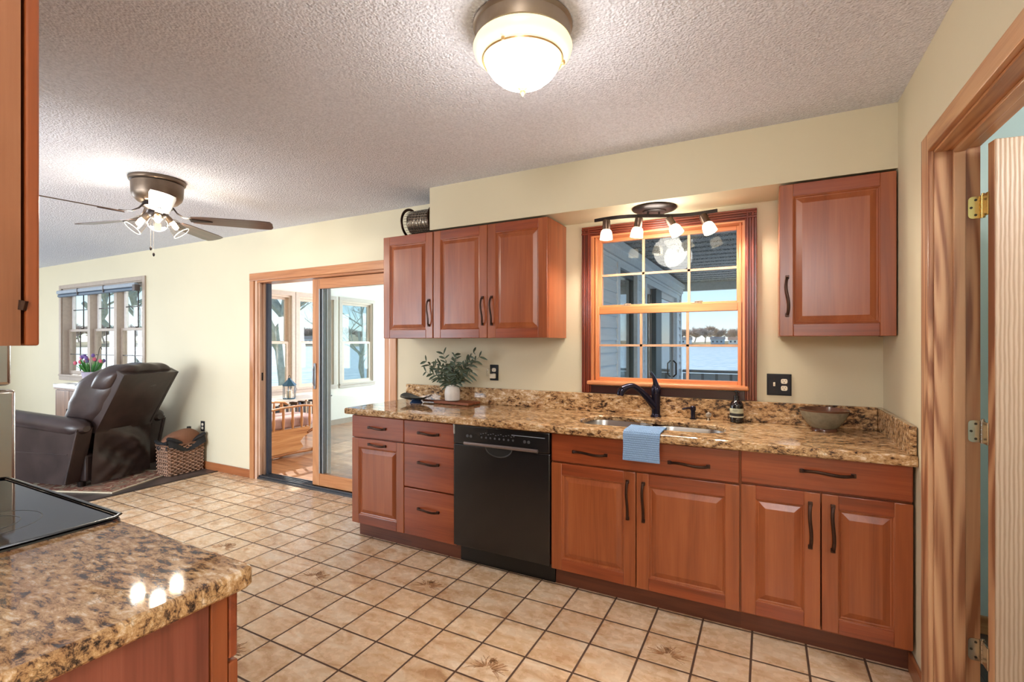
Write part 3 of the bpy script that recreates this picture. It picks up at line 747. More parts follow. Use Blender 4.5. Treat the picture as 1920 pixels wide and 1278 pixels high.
# faucet
fc = thing('faucet', 'dark blue black bronze pull-out faucet behind the sink, lever raised', 'faucet', (-.598, 3.035, ZT))
bx, by = -.598, 3.035
q = M().lathe([(0, 0), (.033, 0), (.033, .006), (.027, .012), (.026, .02)], (bx, by, ZT), 24); q.build('base_ring', BLUEM, fc)
q = M().lathe([(.026, .012), (.0255, .10), (.028, .14), (.030, .165), (.026, .185), (.017, .195), (0, .197)], (bx, by, ZT), 24); q.build('body', BLUEM, fc)
dxs, dys = -.80, -.60
P = []; R = []
for i in range(19):
    t_ = i / 18; d_ = .0 + .215 * t_; z_ = .050 + .150 * math.sin(min(1, t_ * 1.12) * PI / 2) - (.030 * max(0, t_ - .70) / .30)
    P.append((bx + dxs * d_, by + dys * d_, ZT + z_)); R.append(.020 + .003 * math.cos(t_ * 5) + (.004 * max(0, (t_ - .75) * 4)))
q = M().sweep(P, R, 16); q.build('spout', BLUEM, fc)
hd = P[-1]
q = M().sweep([hd, (hd[0] + dxs * .012, hd[1] + dys * .012, hd[2] - .018), (hd[0] + dxs * .014, hd[1] + dys * .014, hd[2] - .036)], [.024, .024, .019], 16); q.build('spray_head', BLUEM, fc)
q = M().sweep([(bx, by, ZT + .19), (bx - .004, by - .004, ZT + .215), (bx - .012, by - .010, ZT + .245), (bx - .028, by - .018, ZT + .272)], [(.022, .020), (.018, .014), (.016, .010), (.013, .007)], 12); q.build('lever', BLUEM, fc)
sdp = thing('soap_dispenser', 'small black built-in soap dispenser pump right of the faucet', 'soap dispenser', (-.385, 3.045, ZT))
q = M().lathe([(0, 0), (.021, 0), (.021, .004), (.013, .007), (.0125, .05), (.016, .052), (.016, .072), (.011, .078), (0, .079)], (-.385, 3.045, ZT), 20); q.build('pump', BLUEM, sdp)
M().sweep([(-.385, 3.045, ZT + .064), (-.41, 3.03, ZT + .066), (-.440, 3.01, ZT + .060)], [.007, .0065, .0055], 10).build('nozzle', BLUEM, sdp)
gk = thing('glass_ornament', 'tiny clear faceted glass ornament between soap dispenser and brown bottle', 'ornament', (-.30, 3.045, ZT))
q = M(); bm = bmesh.new(); bmesh.ops.create_icosphere(bm, subdivisions=1, radius=.019); q.raw([v.co + Vector((-.30, 3.045, ZT + .030)) for v in bm.verts], [[v.index for v in f.verts] for f in bm.faces]); bm.free()
q.build('facet_ball', plain('grey_crystal', (176, 168, 158), .08, .35), gk)
M().lathe([(0, 0), (.014, 0), (.010, .006), (.007, .013), (0, .014)], (-.30, 3.045, ZT), 14).build('foot', SATIN, gk)
sb = thing('soap_bottle', 'dark pump soap bottle with a cream label, right of the sink', 'bottle', (-.150, 3.04, ZT))
bc = (-.150, 3.04, ZT)
M().lathe([(0, .002), (.032, 0), (.036, .004), (.036, .095), (.034, .105), (.024, .120), (.0145, .127), (.013, .140), (0, .141)], bc, 32).build('bottle_body', plain('near_black_amber_glass', (26, 22, 24), .06, 0, .1, spec=.7), sb)
q = M().lathe([(.0362, .054), (.0364, .055), (.0364, .080), (.0362, .081)], bc, 32); lb = q.build('label', plain('pale_sage_label', (186, 188, 164), .55), sb)
M().lathe([(.0362, .030), (.0365, .031), (.0365, .037), (.0362, .038)], bc, 32).build('label_stripe', plain('pale_sage_stripe', (196, 196, 176), .55), lb)
M().lathe([(.0362, .038), (.0364, .039), (.0364, .053), (.0362, .054)], bc, 32).build('label_band', plain('black_label_band', (18, 16, 16), .5), lb)
q = M()
for k, (zz, hw) in enumerate(((.074, .30), (.069, .42), (.064, .22))):
    q.sweep([(bc[0] + .0366 * math.cos(a_), bc[1] + .0366 * math.sin(a_), ZT + zz) for a_ in [-1.75 + hw * (i / 6 - .5) * 2 for i in range(7)]], (.0004, .0007), n=4)
q.build('label_lines', plain('brown_label_lines', (90, 84, 70), .6), lb)
q = M().lathe([(.013, .138), (.0155, .139), (.0155, .152), (.008, .156), (.005, .158), (.005, .172), (.011, .173), (.011, .181), (0, .183)], bc, 20); q.sweep([(bc[0], bc[1], ZT + .178), (bc[0] + .012, bc[1] - .03, ZT + .176)], .0042, 8)
q.build('pump', plain('black_pump_plastic', (30, 28, 30), .25), sb)
# bowl
bw = thing('bowl', 'grey green pottery bowl with a brown rim near the right wall', 'bowl', (.262, 2.962, ZT))
q = M().lathe([(0, .014), (.045, .012), (.052, .0), (.060, .0), (.060, .010), (.056, .016), (.075, .032), (.098, .070), (.110, .103), (.1125, .110), (.109, .111), (.095, .074), (.068, .032), (.03, .022), (0, .021)], (.262, 2.962, ZT), 48)
for i, f in enumerate(q.f):
    zc = sum(q.v[j].z for j in f) / 4 - ZT; rc = math.hypot(sum(q.v[j].x for j in f) / 4 - .262, sum(q.v[j].y for j in f) / 4 - 2.962)
    q.mi[i] = 1 if (zc > .1055 or zc < .014 or (i // 48) >= 9) else 0
q.build('bowl_body', [plain('grey_green_glaze', (128, 124, 108), .22, 0, .16, 45, bump=.15), plain('brown_glaze', (92, 58, 42), .15)], bw)
# towel
tw = M()
def tfn(u, v):
    # u across width, v along length: 0 = on counter by sink, 1 = bottom hem
    x = -.640 + .178 * u
    path = [(2.625, ZT - .012), (2.618, ZT + .004), (2.56, ZT + .007), (2.470, ZT + .007), (2.444, ZT - .000), (2.436, ZT - .02), (2.434, ZT - .06), (2.433, ZT - .136)]
    t = v * (len(path) - 1); i = min(int(t), len(path) - 2); f = t - i
    y = path[i][0] * (1 - f) + path[i + 1][0] * f; z = path[i][1] * (1 - f) + path[i + 1][1] * f
    return x, y, z
NU, NV = 44, 150
pts = []
import itertools
# resample by arc length
path = [(2.628, ZT - .020), (2.618, ZT + .005), (2.60, ZT + .009), (2.56, ZT + .008), (2.470, ZT + .008), (2.448, ZT + .005), (2.436, ZT - .008), (2.434, ZT - .06), (2.432, ZT - .138)]
cum = [0]
for i in range(1, len(path)): cum.append(cum[-1] + math.dist(path[i], path[i - 1]))
def tf(u, v, side):
    s = v * cum[-1]; i = max(k for k in range(len(cum) - 1) if cum[k] <= s); f = (s - cum[i]) / (cum[i + 1] - cum[i])
    y = path[i][0] * (1 - f) + path[i + 1][0] * f; z = path[i][1] * (1 - f) + path[i + 1][1] * f
    ty, tz = path[i + 1][0] - path[i][0], path[i + 1][1] - path[i][1]; L_ = math.hypot(ty, tz); ny, nz = tz / L_, -ty / L_
    row = math.sin(s * 2 * PI / .0105); kn = math.sin(u * 2 * PI * 15 + (PI if int(s / .0105) % 2 else 0))
    h = side * (.003 + .0030 * max(0, row) * (.6 + .4 * kn)) + .0012 * math.sin(u * 9 + s * 20)
    x = -.642 + .180 * u + .002 * math.sin(s * 40) * (u - .5)
    if side < 0: h = min(h, -.001)
    return (x, y + ny * h, z + nz * h)
sgn = -1
nrm_test = tf(.5, .95, 1)[1]
out_side = 1 if nrm_test < 2.433 else -1
NUx, NVx = 60, 230
tw.grid(lambda a, b: tf(a, b, out_side), NUx, NVx)
tw.grid(lambda a, b: tf(a, b, -out_side * .3), 10, 60)
q = tw.build('towel', plain('blue_waffle_cotton', (128, 158, 194), .9, 0, .12, 200), recalc=False)
tag(q, 'folded blue waffle knit towel hanging over the counter edge at the sink', 'towel')

# ------------------------------------------------------------------ items at the left end of the counter
cb = thing('cutting_board', 'dark wood cutting board lying under the white vase', 'cutting board', (-2.03, 2.985, ZT))
cbm = M()
cbm.box(-.155, .165, -.075, .075, .004, .022, b=.004)
cbm.sweep([(-.15, -.01, .013), (-.21, -.02, .013), (-.285, -.03, .013)], [(.040, .008), (.018, .008), (.022, .008)], 12, up=(0, 0, 1))
cbm.xf(Matrix.Rotation(-.06, 4, 'Z')).build('board', BOARD, cb, local=True)
for px_, py_ in ((-.12, -.05), (.13, -.06), (-.12, .05), (.13, .05)): M().lathe([(0, 0), (.008, 0), (.008, .005), (0, .005)], (px_, py_, 0), 10).build('foot', BOARD, cb, local=True)
va = thing('vase', 'round white ribbed ceramic vase holding olive sprigs on the cutting board', 'vase', (-2.065, 2.985, ZT + .022))
pr = [(0, 0), (.045, 0), (.055, .006)]
for i in range(26):
    z = .006 + i * .004; r = .058 * (1 - max(0, (z - .055) / .075) ** 2.2 * .62) if z > .055 else .055 + .003 * math.sin(z / .055 * PI / 2)
    pr.append((r + .0009 * math.sin(i * PI), z)); pr.append((r - .0007, z + .002))
pr += [(.026, .112), (.024, .118), (.020, .118), (.020, .100), (0, .09)]
M().lathe(pr, (0, 0, 0), 48).build('vase_body', WHITEC, va, local=True)
ol = thing('olive_sprigs', 'bunch of grey green olive sprigs standing in the white vase', 'sprigs', (-2.065, 2.985, ZT + .12))
rnd = random.Random(3); qs = M(); ql = M()
def leaf(q, p, d, L, w, up):
    d = Vector(d).normalized(); s = d.cross(Vector(up)); s = s.normalized() if s.length > 1e-3 else Vector((1, 0, 0)); nn = s.cross(d)
    vs = []; K = 6
    for i in range(K + 1):
        t = i / K; wd = w * math.sin(PI * min(1, t * .96 + .04)) ** .8; c_ = Vector(p) + d * L * t - Vector((0, 0, 1)) * L * .18 * t * t
        vs += [c_ - s * wd, c_ + nn * wd * .35, c_ + s * wd]
    fs = []
    for i in range(K):
        a = i * 3; fs += [(a, a + 1, a + 4, a + 3), (a + 1, a + 2, a + 5, a + 4)]
    q.raw(vs, fs, 0, True)
stems = [(-.46, -.15, .20), (-.34, .05, .19), (-.12, -.1, .25), (-.02, .1, .24), (.18, -.12, .22), (.44, .0, .27), (.52, .06, .24), (.28, .12, .2), (-.22, -.2, .16), (.1, -.2, .17), (-.5, -.1, .12), (.5, -.15, .13), (-.3, -.15, .11), (.3, -.1, .14), (-.15, .1, .15), (.05, -.3, .12), (.22, .15, .17)]
for sx, sy, hh in stems:
    P = []; top = Vector((sx * .42, sy * .42, hh)); 
    for i in range(9):
        t = i / 8; P.append(Vector((top.x * t ** 1.3, top.y * t ** 1.3, -.02 + (top.z + .02) * t - .02 * t * t * (abs(sx)))))
    qs.sweep(P, [.0022 * (1 - .6 * i / 8) for i in range(9)], 6)
    for i in range(2, 9):
        for s in (-1, 1):
            d = (P[i] - P[i - 1]).normalized(); side = d.cross(Vector((rnd.uniform(-.6, .6), 1, rnd.uniform(-.5, .5)))).normalized() * s
            leaf(ql, P[i], d * rnd.uniform(.4, .9) + side * rnd.uniform(.5, 1.0) + Vector((0, rnd.uniform(-.5, .5), 0)), rnd.uniform(.048, .075), rnd.uniform(.0062, .0100), (rnd.uniform(-.4, .4), 1, .2))
qs.build('stem', plain('olive_stem', (96, 92, 66), .7), ol, local=True)
ql.build('leaves', plain('grey_green_olive_leaf', (74, 88, 68), .5, 0, .28, 60), ol, local=True, recalc=False)
ld = thing('decorative_dish', 'dark blue grey leaf shaped dish on a small foot, left of the vase', 'dish', (-2.335, 2.90, ZT))
q = M()
def dish(u, v):
    a = 2 * PI * u; r = (.018 + .105 * v) * (1 + .10 * v * math.cos(2 * a) - .05 * v * math.cos(4 * a)); z = .022 + .030 * v ** 1.5 + .014 * v * v * math.cos(2 * a) + .006 * v * math.sin(3 * a)
    return (r * math.cos(a) * 1.0, r * math.sin(a) * .72, z)
q.grid(dish, 48, 8, wrapu=True)
q.grid(lambda u, v: (dish(u, v)[0] * 1.01, dish(u, v)[1] * 1.01, dish(u, v)[2] - .006), 48, 8, wrapu=True)
q.build('dish_body', plain('dark_blue_grey_glaze', (56, 62, 72), .12, .2, .25, 14), ld, local=True, recalc=False)
M().lathe([(0, 0), (.048, 0), (.046, .006), (.030, .022), (0, .024)], (0, 0, 0), 28).build('foot', plain('blue_glaze', (40, 60, 92), .15), ld, local=True)

# ------------------------------------------------------------------ wall plates
def duplex(parent, cx, cz, y=W):
    for dz in (.0195, -.0195):
        q = M(); pr = []
        for i in range(24):
            a = 2 * PI * i / 24; pr.append((cx + .0172 * math.cos(a) if abs(math.cos(a)) < .93 else cx + .016 * (1 if math.cos(a) > 0 else -1), cz + dz + max(-.0135, min(.0135, .0172 * math.sin(a)))))
        q.prism(pr, 'y', y - .0085, y - .004)
        o = q.build('receptacle', IVORY, parent)
        s = M(); s.box(cx - .0075, cx - .0055, y - .0092, y - .0080, cz + dz + .001, cz + dz + .009); s.box(cx + .0055, cx + .0075, y - .0092, y - .0080, cz + dz + .002, cz + dz + .008)
        s.sweep([(cx, y - .0080, cz + dz - .006), (cx, y - .0092, cz + dz - .006)], .0025, 10); s.build('slot', DARK, o)
wp = thing('wall_plate', 'square black switch and outlet plate right of the kitchen window', 'wall plate', (.062, W, 1.127))
q = M(); q.box(.002, .124, W - .004, W - .0002, 1.066, 1.187, b=.002); q.box(.008, .118, W - .007, W - .003, 1.072, 1.181, b=.0015); q.build('plate', plain('dark_bronze_plate', (34, 32, 36), .5, .1, spec=.3), wp)
duplex(wp, .088, 1.127)
q = M(); q.box(.034, .045, W - .012, W - .006, 1.118, 1.140, b=.002); q.box(.036, .043, W - .018, W - .010, 1.128, 1.138, b=.002); q.build('toggle_switch', IVORY, wp)
for zz in (1.096, 1.158): M().sweep([(.0395, W - .0066, zz), (.0395, W - .0078, zz)], .003, 10).build('screw', BRONZE, wp)
op = thing('outlet', 'black outlet plate behind the olive sprigs', 'outlet', (-2.18, W, 1.135))
M().box(-2.215, -2.145, W - .006, W - .0002, 1.078, 1.192, b=.002).build('plate', BLACKT, op); duplex(op, -2.18, 1.135)
op = thing('outlet', 'black outlet plate under the two door wall cabinet, night light plugged in', 'outlet', (-1.78, W, 1.142))
M().box(-1.815, -1.745, W - .006, W - .0002, 1.084, 1.200, b=.002).build('plate', BLACKT, op); duplex(op, -1.78, 1.142)
nl = thing('night_light', 'small clear plug-in night light in the outlet under the wall cabinet', 'night light', (-1.79, W - .03, 1.12))
M().box(-1.805, -1.760, W - .032, W - .0095, 1.100, 1.134, b=.005).build('plug_body', IVORY, nl)
M().lathe([(.017, 0), (.019, .03), (.016, .055), (.0, .060)], (-1.806, W - .036, 1.115), 18).build('lens', GLASSC, nl)

# drum lantern on the narrow wall cabinet
dl_ = thing('wire_drum_lantern', 'round metal drum wound with wire lying on its side on the narrow wall cabinet', 'lantern', (-2.30, 2.945, 2.154))
q = M(); rot = Matrix.Rotation(PI / 2, 4, 'Y'); C0 = Vector((0, 0, .118))
cc = lambda x: (x, 0, .118)

for xr_ in (-.125, .120): M().lathe([(.098, 0), (.118, 0), (.118, .006), (.098, .006)], cc(xr_), 40, mat=rot, close=True).build('end_ring', BRONZE, dl_, local=True)
M().lathe([(.0, -.10), (.082, -.10), (.086, .0), (.082, .10), (.0, .10)], cc(0), 40, mat=rot).build('drum', plain('dark_metal_drum', (96, 84, 72), .35, .7), dl_, local=True)
q = M(); rnd = random.Random(5)
for k in range(15):
    x0_ = -.092 + k * .0125; ph = rnd.uniform(0, 6)
    q.sweep([(x0_ + .006 * math.sin(3 * t * 2 * PI / 30 + ph), .089 * math.cos(t * 2 * PI / 30), .118 + .089 * math.sin(t * 2 * PI / 30)) for t in range(31)], .0016, 5, cap=False)
for k in range(26):
    a = k * 2 * PI / 26; q.sweep([(-.12, .09 * math.cos(a), .118 + .09 * math.sin(a)), (0, .093 * math.cos(a + .12), .118 + .093 * math.sin(a + .12)), (.122, .09 * math.cos(a + .2), .118 + .09 * math.sin(a + .2))], .0016, 5)
q.build('wire', plain('silver_wire', (190, 182, 170), .25, .9), dl_, local=True)
for a in (-.5, .5):
    for xx in (-.12, .12): M().sweep([(xx, .108 * math.sin(a), .118 - .108 * math.cos(a)), (xx, .13 * math.sin(a), .002)], .004, 8).build('foot', BRONZE, dl_, local=True)

# ------------------------------------------------------------------ near left: peninsula counter, range, refrigerator, wall cabinet
PX = -.92
pc = thing('countertop', 'granite countertop at the lower left edge, right of the black glass cooktop', 'countertop', (-1.2, .3, ZT - .04))
q = M()
def rslab(q, x0, x1, y0, y1, zt, th, r):
    L = []
    def loop(ins, z):
        P = []
        for i in range(9):
            a = i * PI / 16; P.append((x1 - r + (r - ins) * math.cos(a), y1 - r + (r - ins) * math.sin(a), z))
        P += [(x0, y1 - ins, z), (x0, y0, z), (x1 - ins, y0, z)]
        return P
    for ins, z in ((.006, zt - th), (0, zt - th + .006), (0, zt - .010), (.003, zt - .003), (.009, zt)): L.append(loop(ins, z))
    n = len(L[0]); vs = [v for l_ in L for v in l_]; fs = [tuple(range(n))[::-1], tuple((len(L) - 1) * n + j for j in range(n))]
    for i in range(len(L) - 1):
        for j in range(n): fs.append((i * n + j, i * n + (j + 1) % n, (i + 1) * n + (j + 1) % n, (i + 1) * n + j))
    q.raw(vs, fs, 0, False)
rslab(q, -1.462, PX, -.010, .637, ZT, .040, .028); q.build('slab', GRAN, pc)
M().box(-1.462, -.935, -.010, .012, ZT, ZT + .10, b=.003).build('backsplash', GRAN, pc)
t = thing('base_cabinet', 'cherry base cabinet with a plain end panel at the lower left edge', 'cabinet', (-1.2, .3, 0))
FP = .612
q = M(); q.box(-1.46, -.952, -.008, FP - .0215, .104, .868); q.build('carcass', CH_Y, t)
M().box(-.952, -.946, -.008, .553, .0, .868).build('end_panel', wood('cherry_end_panel', (112, 54, 42), (140, 74, 58), (160, 92, 74), 'z', ring=.08, rough=.3), t)
M().box(-.975, -.944, .557, FP - .0225, .0, .868, b=.002).build('end_stile', CH_V, t)
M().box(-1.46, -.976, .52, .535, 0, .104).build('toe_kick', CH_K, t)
o = dfront(t, -1.455, -.946, .732, .862, FP, name='drawer', d=1); pull(o, -1.2, .80, FP, .16, dirn=1)
o = pdoor(t, -1.455, -.946, .112, .726, FP, d=1); pull(o, -1.40, .58, FP, .18, True, dirn=1)

rg = thing('range', 'black glass topped electric range at the left edge, beside the near counter', 'range', (-1.85, .3, 0))
rx0, rx1 = -2.232, -1.464
M().box(rx0 + .004, rx1 - .004, .0, .60, .02, .893).build('body', BLACKP, rg)
q = M(); rslab(q, rx0, rx1, -.008, .645, ZT + .006, .020, .03); ck = q.build('cooktop', BLACKG, rg)
q = M(); P = [(rx0 + .004, .0, ZT + .009), (rx0 + .004, .62, ZT + .009), (rx0 + .02, .642, ZT + .009), (rx1 - .02, .642, ZT + .009), (rx1 - .004, .62, ZT + .009), (rx1 - .004, .0, ZT + .009)]
q.sweep(P, (.006, .0035), 8, up=(0, 0, 1)); q.build('cooktop_rim', plain('black_steel_rim', (60, 62, 66), .2, .8), rg)
q = M()
def ringc(q, x, y, r, w=.0007):
    q.sweep([(x + r * math.cos(a * PI / 24), y + r * math.sin(a * PI / 24), ZT + .0062) for a in range(49)], (w, .0003), n=4, cap=False, up=(0, 0, 1))
for x_, y_, r_ in ((-1.70, .44, .115), (-1.70, .44, .075), (-2.04, .44, .09), (-1.70, .17, .09), (-2.04, .17, .115)): ringc(q, x_, y_, r_)
q.build('burner_ring', plain('grey_burner_print', (120, 124, 128), .4), ck)
M().box(rx0 + .006, rx1 - .006, .602, .640, .23, .86, b=.006).build('oven_door', BLACKP, rg)
q = M(); q.sweep([(rx0 + .06, .675, .80), (rx1 - .06, .675, .80)], .011, 12)
for x_ in (rx0 + .08, rx1 - .08): q.sweep([(x_, .64, .80), (x_, .675, .80)], .008, 8)
q.build('oven_handle', STEEL, rg)
M().box(rx0 + .006, rx1 - .006, .602, .636, .05, .22, b=.005).build('bottom_drawer', BLACKP, rg)

fr = thing('refrigerator', 'stainless steel refrigerator beyond the range at the left edge, upper door over lower door', 'refrigerator', (-2.9, .35, 0))
M().box(-3.26, -2.505, -.01, .68, .02, 1.78, b=.006).build('body', plain('grey_fridge_side', (120, 118, 116), .4, .5), fr)
fu = M().box(-3.255, -2.500, .683, .740, 1.203, 1.778, b=.014, seg=3).build('upper_door', STEEL, fr)
fl_ = M().box(-3.255, -2.500, .683, .752, .07, 1.187, b=.014, seg=3).build('lower_door', STEEL, fr)
for par, za, zb_ in ((fu, 1.26, 1.66), (fl_, .62, 1.13)):
    q = M(); q.sweep([(-3.2, .75, za), (-3.2, .795, za + .03), (-3.2, .795, zb_ - .03), (-3.2, .75, zb_)], .011, 10); q.build('door_handle', STEEL, par)
M().box(-3.25, -2.51, .66, .69, .0, .065).build('base_grille', BLACKP, fr)

t = thing('wall_cabinet', 'cherry wall cabinet close to the camera, cut off by the left edge', 'cabinet', (-1.5, .17, 1.358))
q = M(); q.box(-2.4, -1.050, -.012, .3205, 1.358, 2.35); q.build('carcass', [wood('near_cherry_side', (126, 78, 52), (152, 98, 68), (168, 114, 82), 'z', ring=.1)], t)
for xa, xb in ((-2.4, -1.727), (-1.723, -1.050)):
    o = pdoor(t, xa, xb, 1.358, 2.348, .3435, T=.0175, d=1)
    pull(o, xb - .035 if xa < -2 else xa + .035, 1.55, .3435, .19, True, dirn=1)
M().sweep([(-1.052, .322, 1.415), (-1.050, .324, 1.430)], .006, 8).build('bumper', BRONZE, t)
struct(M().box(-2.45, -1.02, -.012, .345, 2.352, ZC).build('wall_soffit_near', WALL))

# ------------------------------------------------------------------ lights
def plight(name, loc, e, r, col=(1, .86, .68)):
    l = bpy.data.lights.new(name, 'POINT'); l.energy = e; l.shadow_soft_size = r; l.color = col
    o = bpy.data.objects.new(name, l); COL.objects.link(o); o.location = loc; return o
clx, cly = -.755, 1.520
cl = thing('ceiling_light', 'round flush ceiling light with a tan metal pan and a lit white glass bowl', 'ceiling light', (clx, cly, ZC))
M().lathe([(0, 0), (.172, 0), (.174, -.006), (.170, -.014), (.166, -.016), (.163, -.034), (.156, -.052), (.152, -.054), (.150, -.058), (.146, -.060), (0, -.060)], (0, 0, 0), 64).build('mounting_pan', NICK, cl, local=True)
M().lathe([(.150, -.058), (.168, -.066), (.173, -.078), (.168, -.096), (.154, -.110), (.140, -.116), (.136, -.110), (.15, -.098), (.150, -.075), (.140, -.060)], (0, 0, 0), 64).build('glass_ring', glow('lit_cream_glass', (255, 240, 190), .62, (250, 240, 210)), cl, local=True)
M().lathe([(.139, -.116), (.142, -.118), (.140, -.124), (.134, -.123), (.134, -.116)], (0, 0, 0), 64, close=True).build('brass_band', plain('champagne_brass_band', (196, 160, 112), .3, .5), cl, local=True)
M().lathe([(.134, -.120), (.126, -.142), (.110, -.165), (.086, -.186), (.055, -.201), (.025, -.208), (0, -.210)], (0, 0, 0), 64).build('glass_bowl', glow('lit_white_glass_bowl', (255, 246, 232), 7.5), cl, local=True)
M().lathe([(0, -.205), (.013, -.206), (.017, -.210), (.017, -.215), (.011, -.219), (.009, -.221), (.011, -.226), (.009, -.233), (.005, -.238), (.002, -.240), (.0025, -.243), (0, -.245)], (0, 0, 0), 24).build('finial', plain('champagne_brass_finial', (190, 152, 104), .3, .6), cl, local=True)
for k in range(3):
    a = math.radians(30 + 120 * k); M().lathe([(0, .008), (.006, .006), (.007, 0), (.006, -.006), (0, -.008)], (.143 * math.cos(a), .143 * math.sin(a), -.121), 12).build('thumb_screw', plain('brass_thumb_screw', (200, 166, 118), .3, .5), cl, local=True)

plight('ceiling_bulb_light', (clx, cly, ZC - .28), 8, .13, (1, .95, .88))
# track light under the soffit
tk = thing('track_light', 'dark bronze four head track light on the soffit above the kitchen window', 'track light', (-.592, 2.955, ZS))
M().lathe([(0, 0), (.128, 0), (.130, -.004), (.126, -.010), (.110, -.016), (.085, -.019), (.070, -.020), (.066, -.026), (.05, -.030), (0, -.031)], (0, 0, 0), 48).build('canopy', BLACKM, tk, local=True)
def bar(t):   # t 0..1 along the bar, in local coords
    x = -.345 + .69 * t; y = -.072 + .10 * t + .040 * math.sin(2 * PI * t) * -1
    return Vector((x, y, -.052))
M().sweep([bar(i / 24) for i in range(25)], (.0045, .0095), n=4, up=(0, 0, 1)).build('bar', BLACKM, tk, local=True)
q = M(); 
for dx in (-.03, .03): q.sweep([(dx, bar(.5 + dx / .69).y, -.026), (dx, bar(.5 + dx / .69).y, -.050)], .006, 10)
q.build('bar_support', BLACKM, tk, local=True)
SHADE = glow('lit_frosted_shade', (255, 236, 200), 3.8)
for k, (t_, dirv) in enumerate(((.115, (-.02, .0, -1)), (.385, (-.16, .05, -1)), (.63, (.55, -.12, -1)), (.90, (.42, -.15, -1)))):
    b = bar(t_); d = Vector(dirv).normalized()
    hd_ = bpy.data.objects.new('lamp_head', None); COL.objects.link(hd_); hd_.parent = tk; hd_.location = b
    q = M(); q.sweep([(0, 0, -.004), (0, 0, -.040)], .0055, 10); q.build('stem', BLACKM, hd_, local=True)
    base = Vector((0, 0, -.036)) - d * .030
    mt = d.to_track_quat('-Z', 'Y').to_matrix().to_4x4()
    M().lathe([(0, 0), (.018, -.002), (.023, -.008), (.024, -.05), (.022, -.062), (.0, -.062)], base, 24, mat=mt).build('socket_cup', plain('dark_bronze_cup', (92, 74, 62), .3, .75), hd_, local=True)
    M().lathe([(.021, -.060), (.029, -.068), (.034, -.082), (.038, -.120), (.036, -.120), (.032, -.084), (.020, -.064)], base, 28, mat=mt).build('glass_shade', SHADE, hd_, local=True)
    M().lathe([(0, -.066), (.015, -.07), (.022, -.09), (.022, -.105), (.0, -.112)], base, 16, mat=mt).build('bulb', glow('lit_bulb', (255, 240, 214), 9.0), hd_, local=True)
    wp_ = Vector((-.592, 2.955, ZS)) + b + base + d * .128
    l = bpy.data.lights.new('track_spot', 'SPOT'); l.energy = 7.5; l.spot_size = math.radians(150); l.spot_blend = .6; l.shadow_soft_size = .03; l.color = (1, .89, .74)
    o = bpy.data.objects.new('track_spot', l); COL.objects.link(o); o.location = wp_; o.rotation_euler = d.to_track_quat('-Z', 'Y').to_euler()
plight('track_glow', (-.592, 2.93, 2.00), 7.0, .12, (1, .93, .82))

# ceiling fan
FX, FY, FZ = -3.66, 1.80, ZC
fan = thing('ceiling_fan', 'bronze flush mount ceiling fan with five dark blades and three clear glass lights', 'ceiling fan', (FX, FY, FZ))
M().lathe([(0, 0), (.160, 0), (.163, -.008), (.160, -.022), (.154, -.026), (.150, -.03), (.148, -.07), (.146, -.105), (.138, -.130), (.115, -.155), (.085, -.165), (0, -.166)], (0, 0, 0), 48).build('motor_housing', FANB, fan, local=True)
M().lathe([(.151, -.028), (.1535, -.030), (.151, -.033)], (0, 0, 0), 48, close=True).build('trim_band', BLACKM, fan, local=True)
M().lathe([(0, -.160), (.085, -.162), (.088, -.19), (.060, -.205), (.052, -.21), (.056, -.235), (.05, -.25), (.03, -.262), (0, -.265)], (0, 0, 0), 36).build('switch_housing', BLACKM, fan, local=True)
BLADE = wood('dark_walnut_blade', (58, 40, 34), (84, 62, 54), (108, 84, 74), 'x', rough=.28, coat=.4, ring=.1)
for k in range(5):
    ang = math.radians(48 + 72 * k); bz = -.255; R_ = Matrix.Rotation(ang, 4, 'Z') @ Matrix.Rotation(math.radians(-12), 4, 'X')
    q = M(); outl = [(.20, -.045), (.26, -.056), (.62, -.066), (.69, -.060), (.705, -.03), (.705, .03), (.69, .060), (.62, .066), (.26, .056), (.20, .045)]
    q.prism(outl, 'z', -.003, .003); bl_ = q.build('blade', BLADE, fan, local=True); bl_.location = (0, 0, bz); bl_.rotation_euler = R_.to_euler()
    q = M(); q.sweep([(.085, 0, .075), (.11, 0, .040), (.15, .0, .012), (.19, 0, .008), (.21, 0, .006)], [(.010, .006), (.012, .005), (.014, .004), (.020, .003), (.030, .003)], n=8, up=(0, 0, 1))
    q.prism([(.19, -.022), (.30, -.012), (.325, 0), (.30, .012), (.19, .022)], 'z', -.0075, -.0032)
    o = q.build('blade_bracket', BLACKM, fan, local=True); o.location = (0, 0, bz); o.rotation_euler = R_.to_euler()
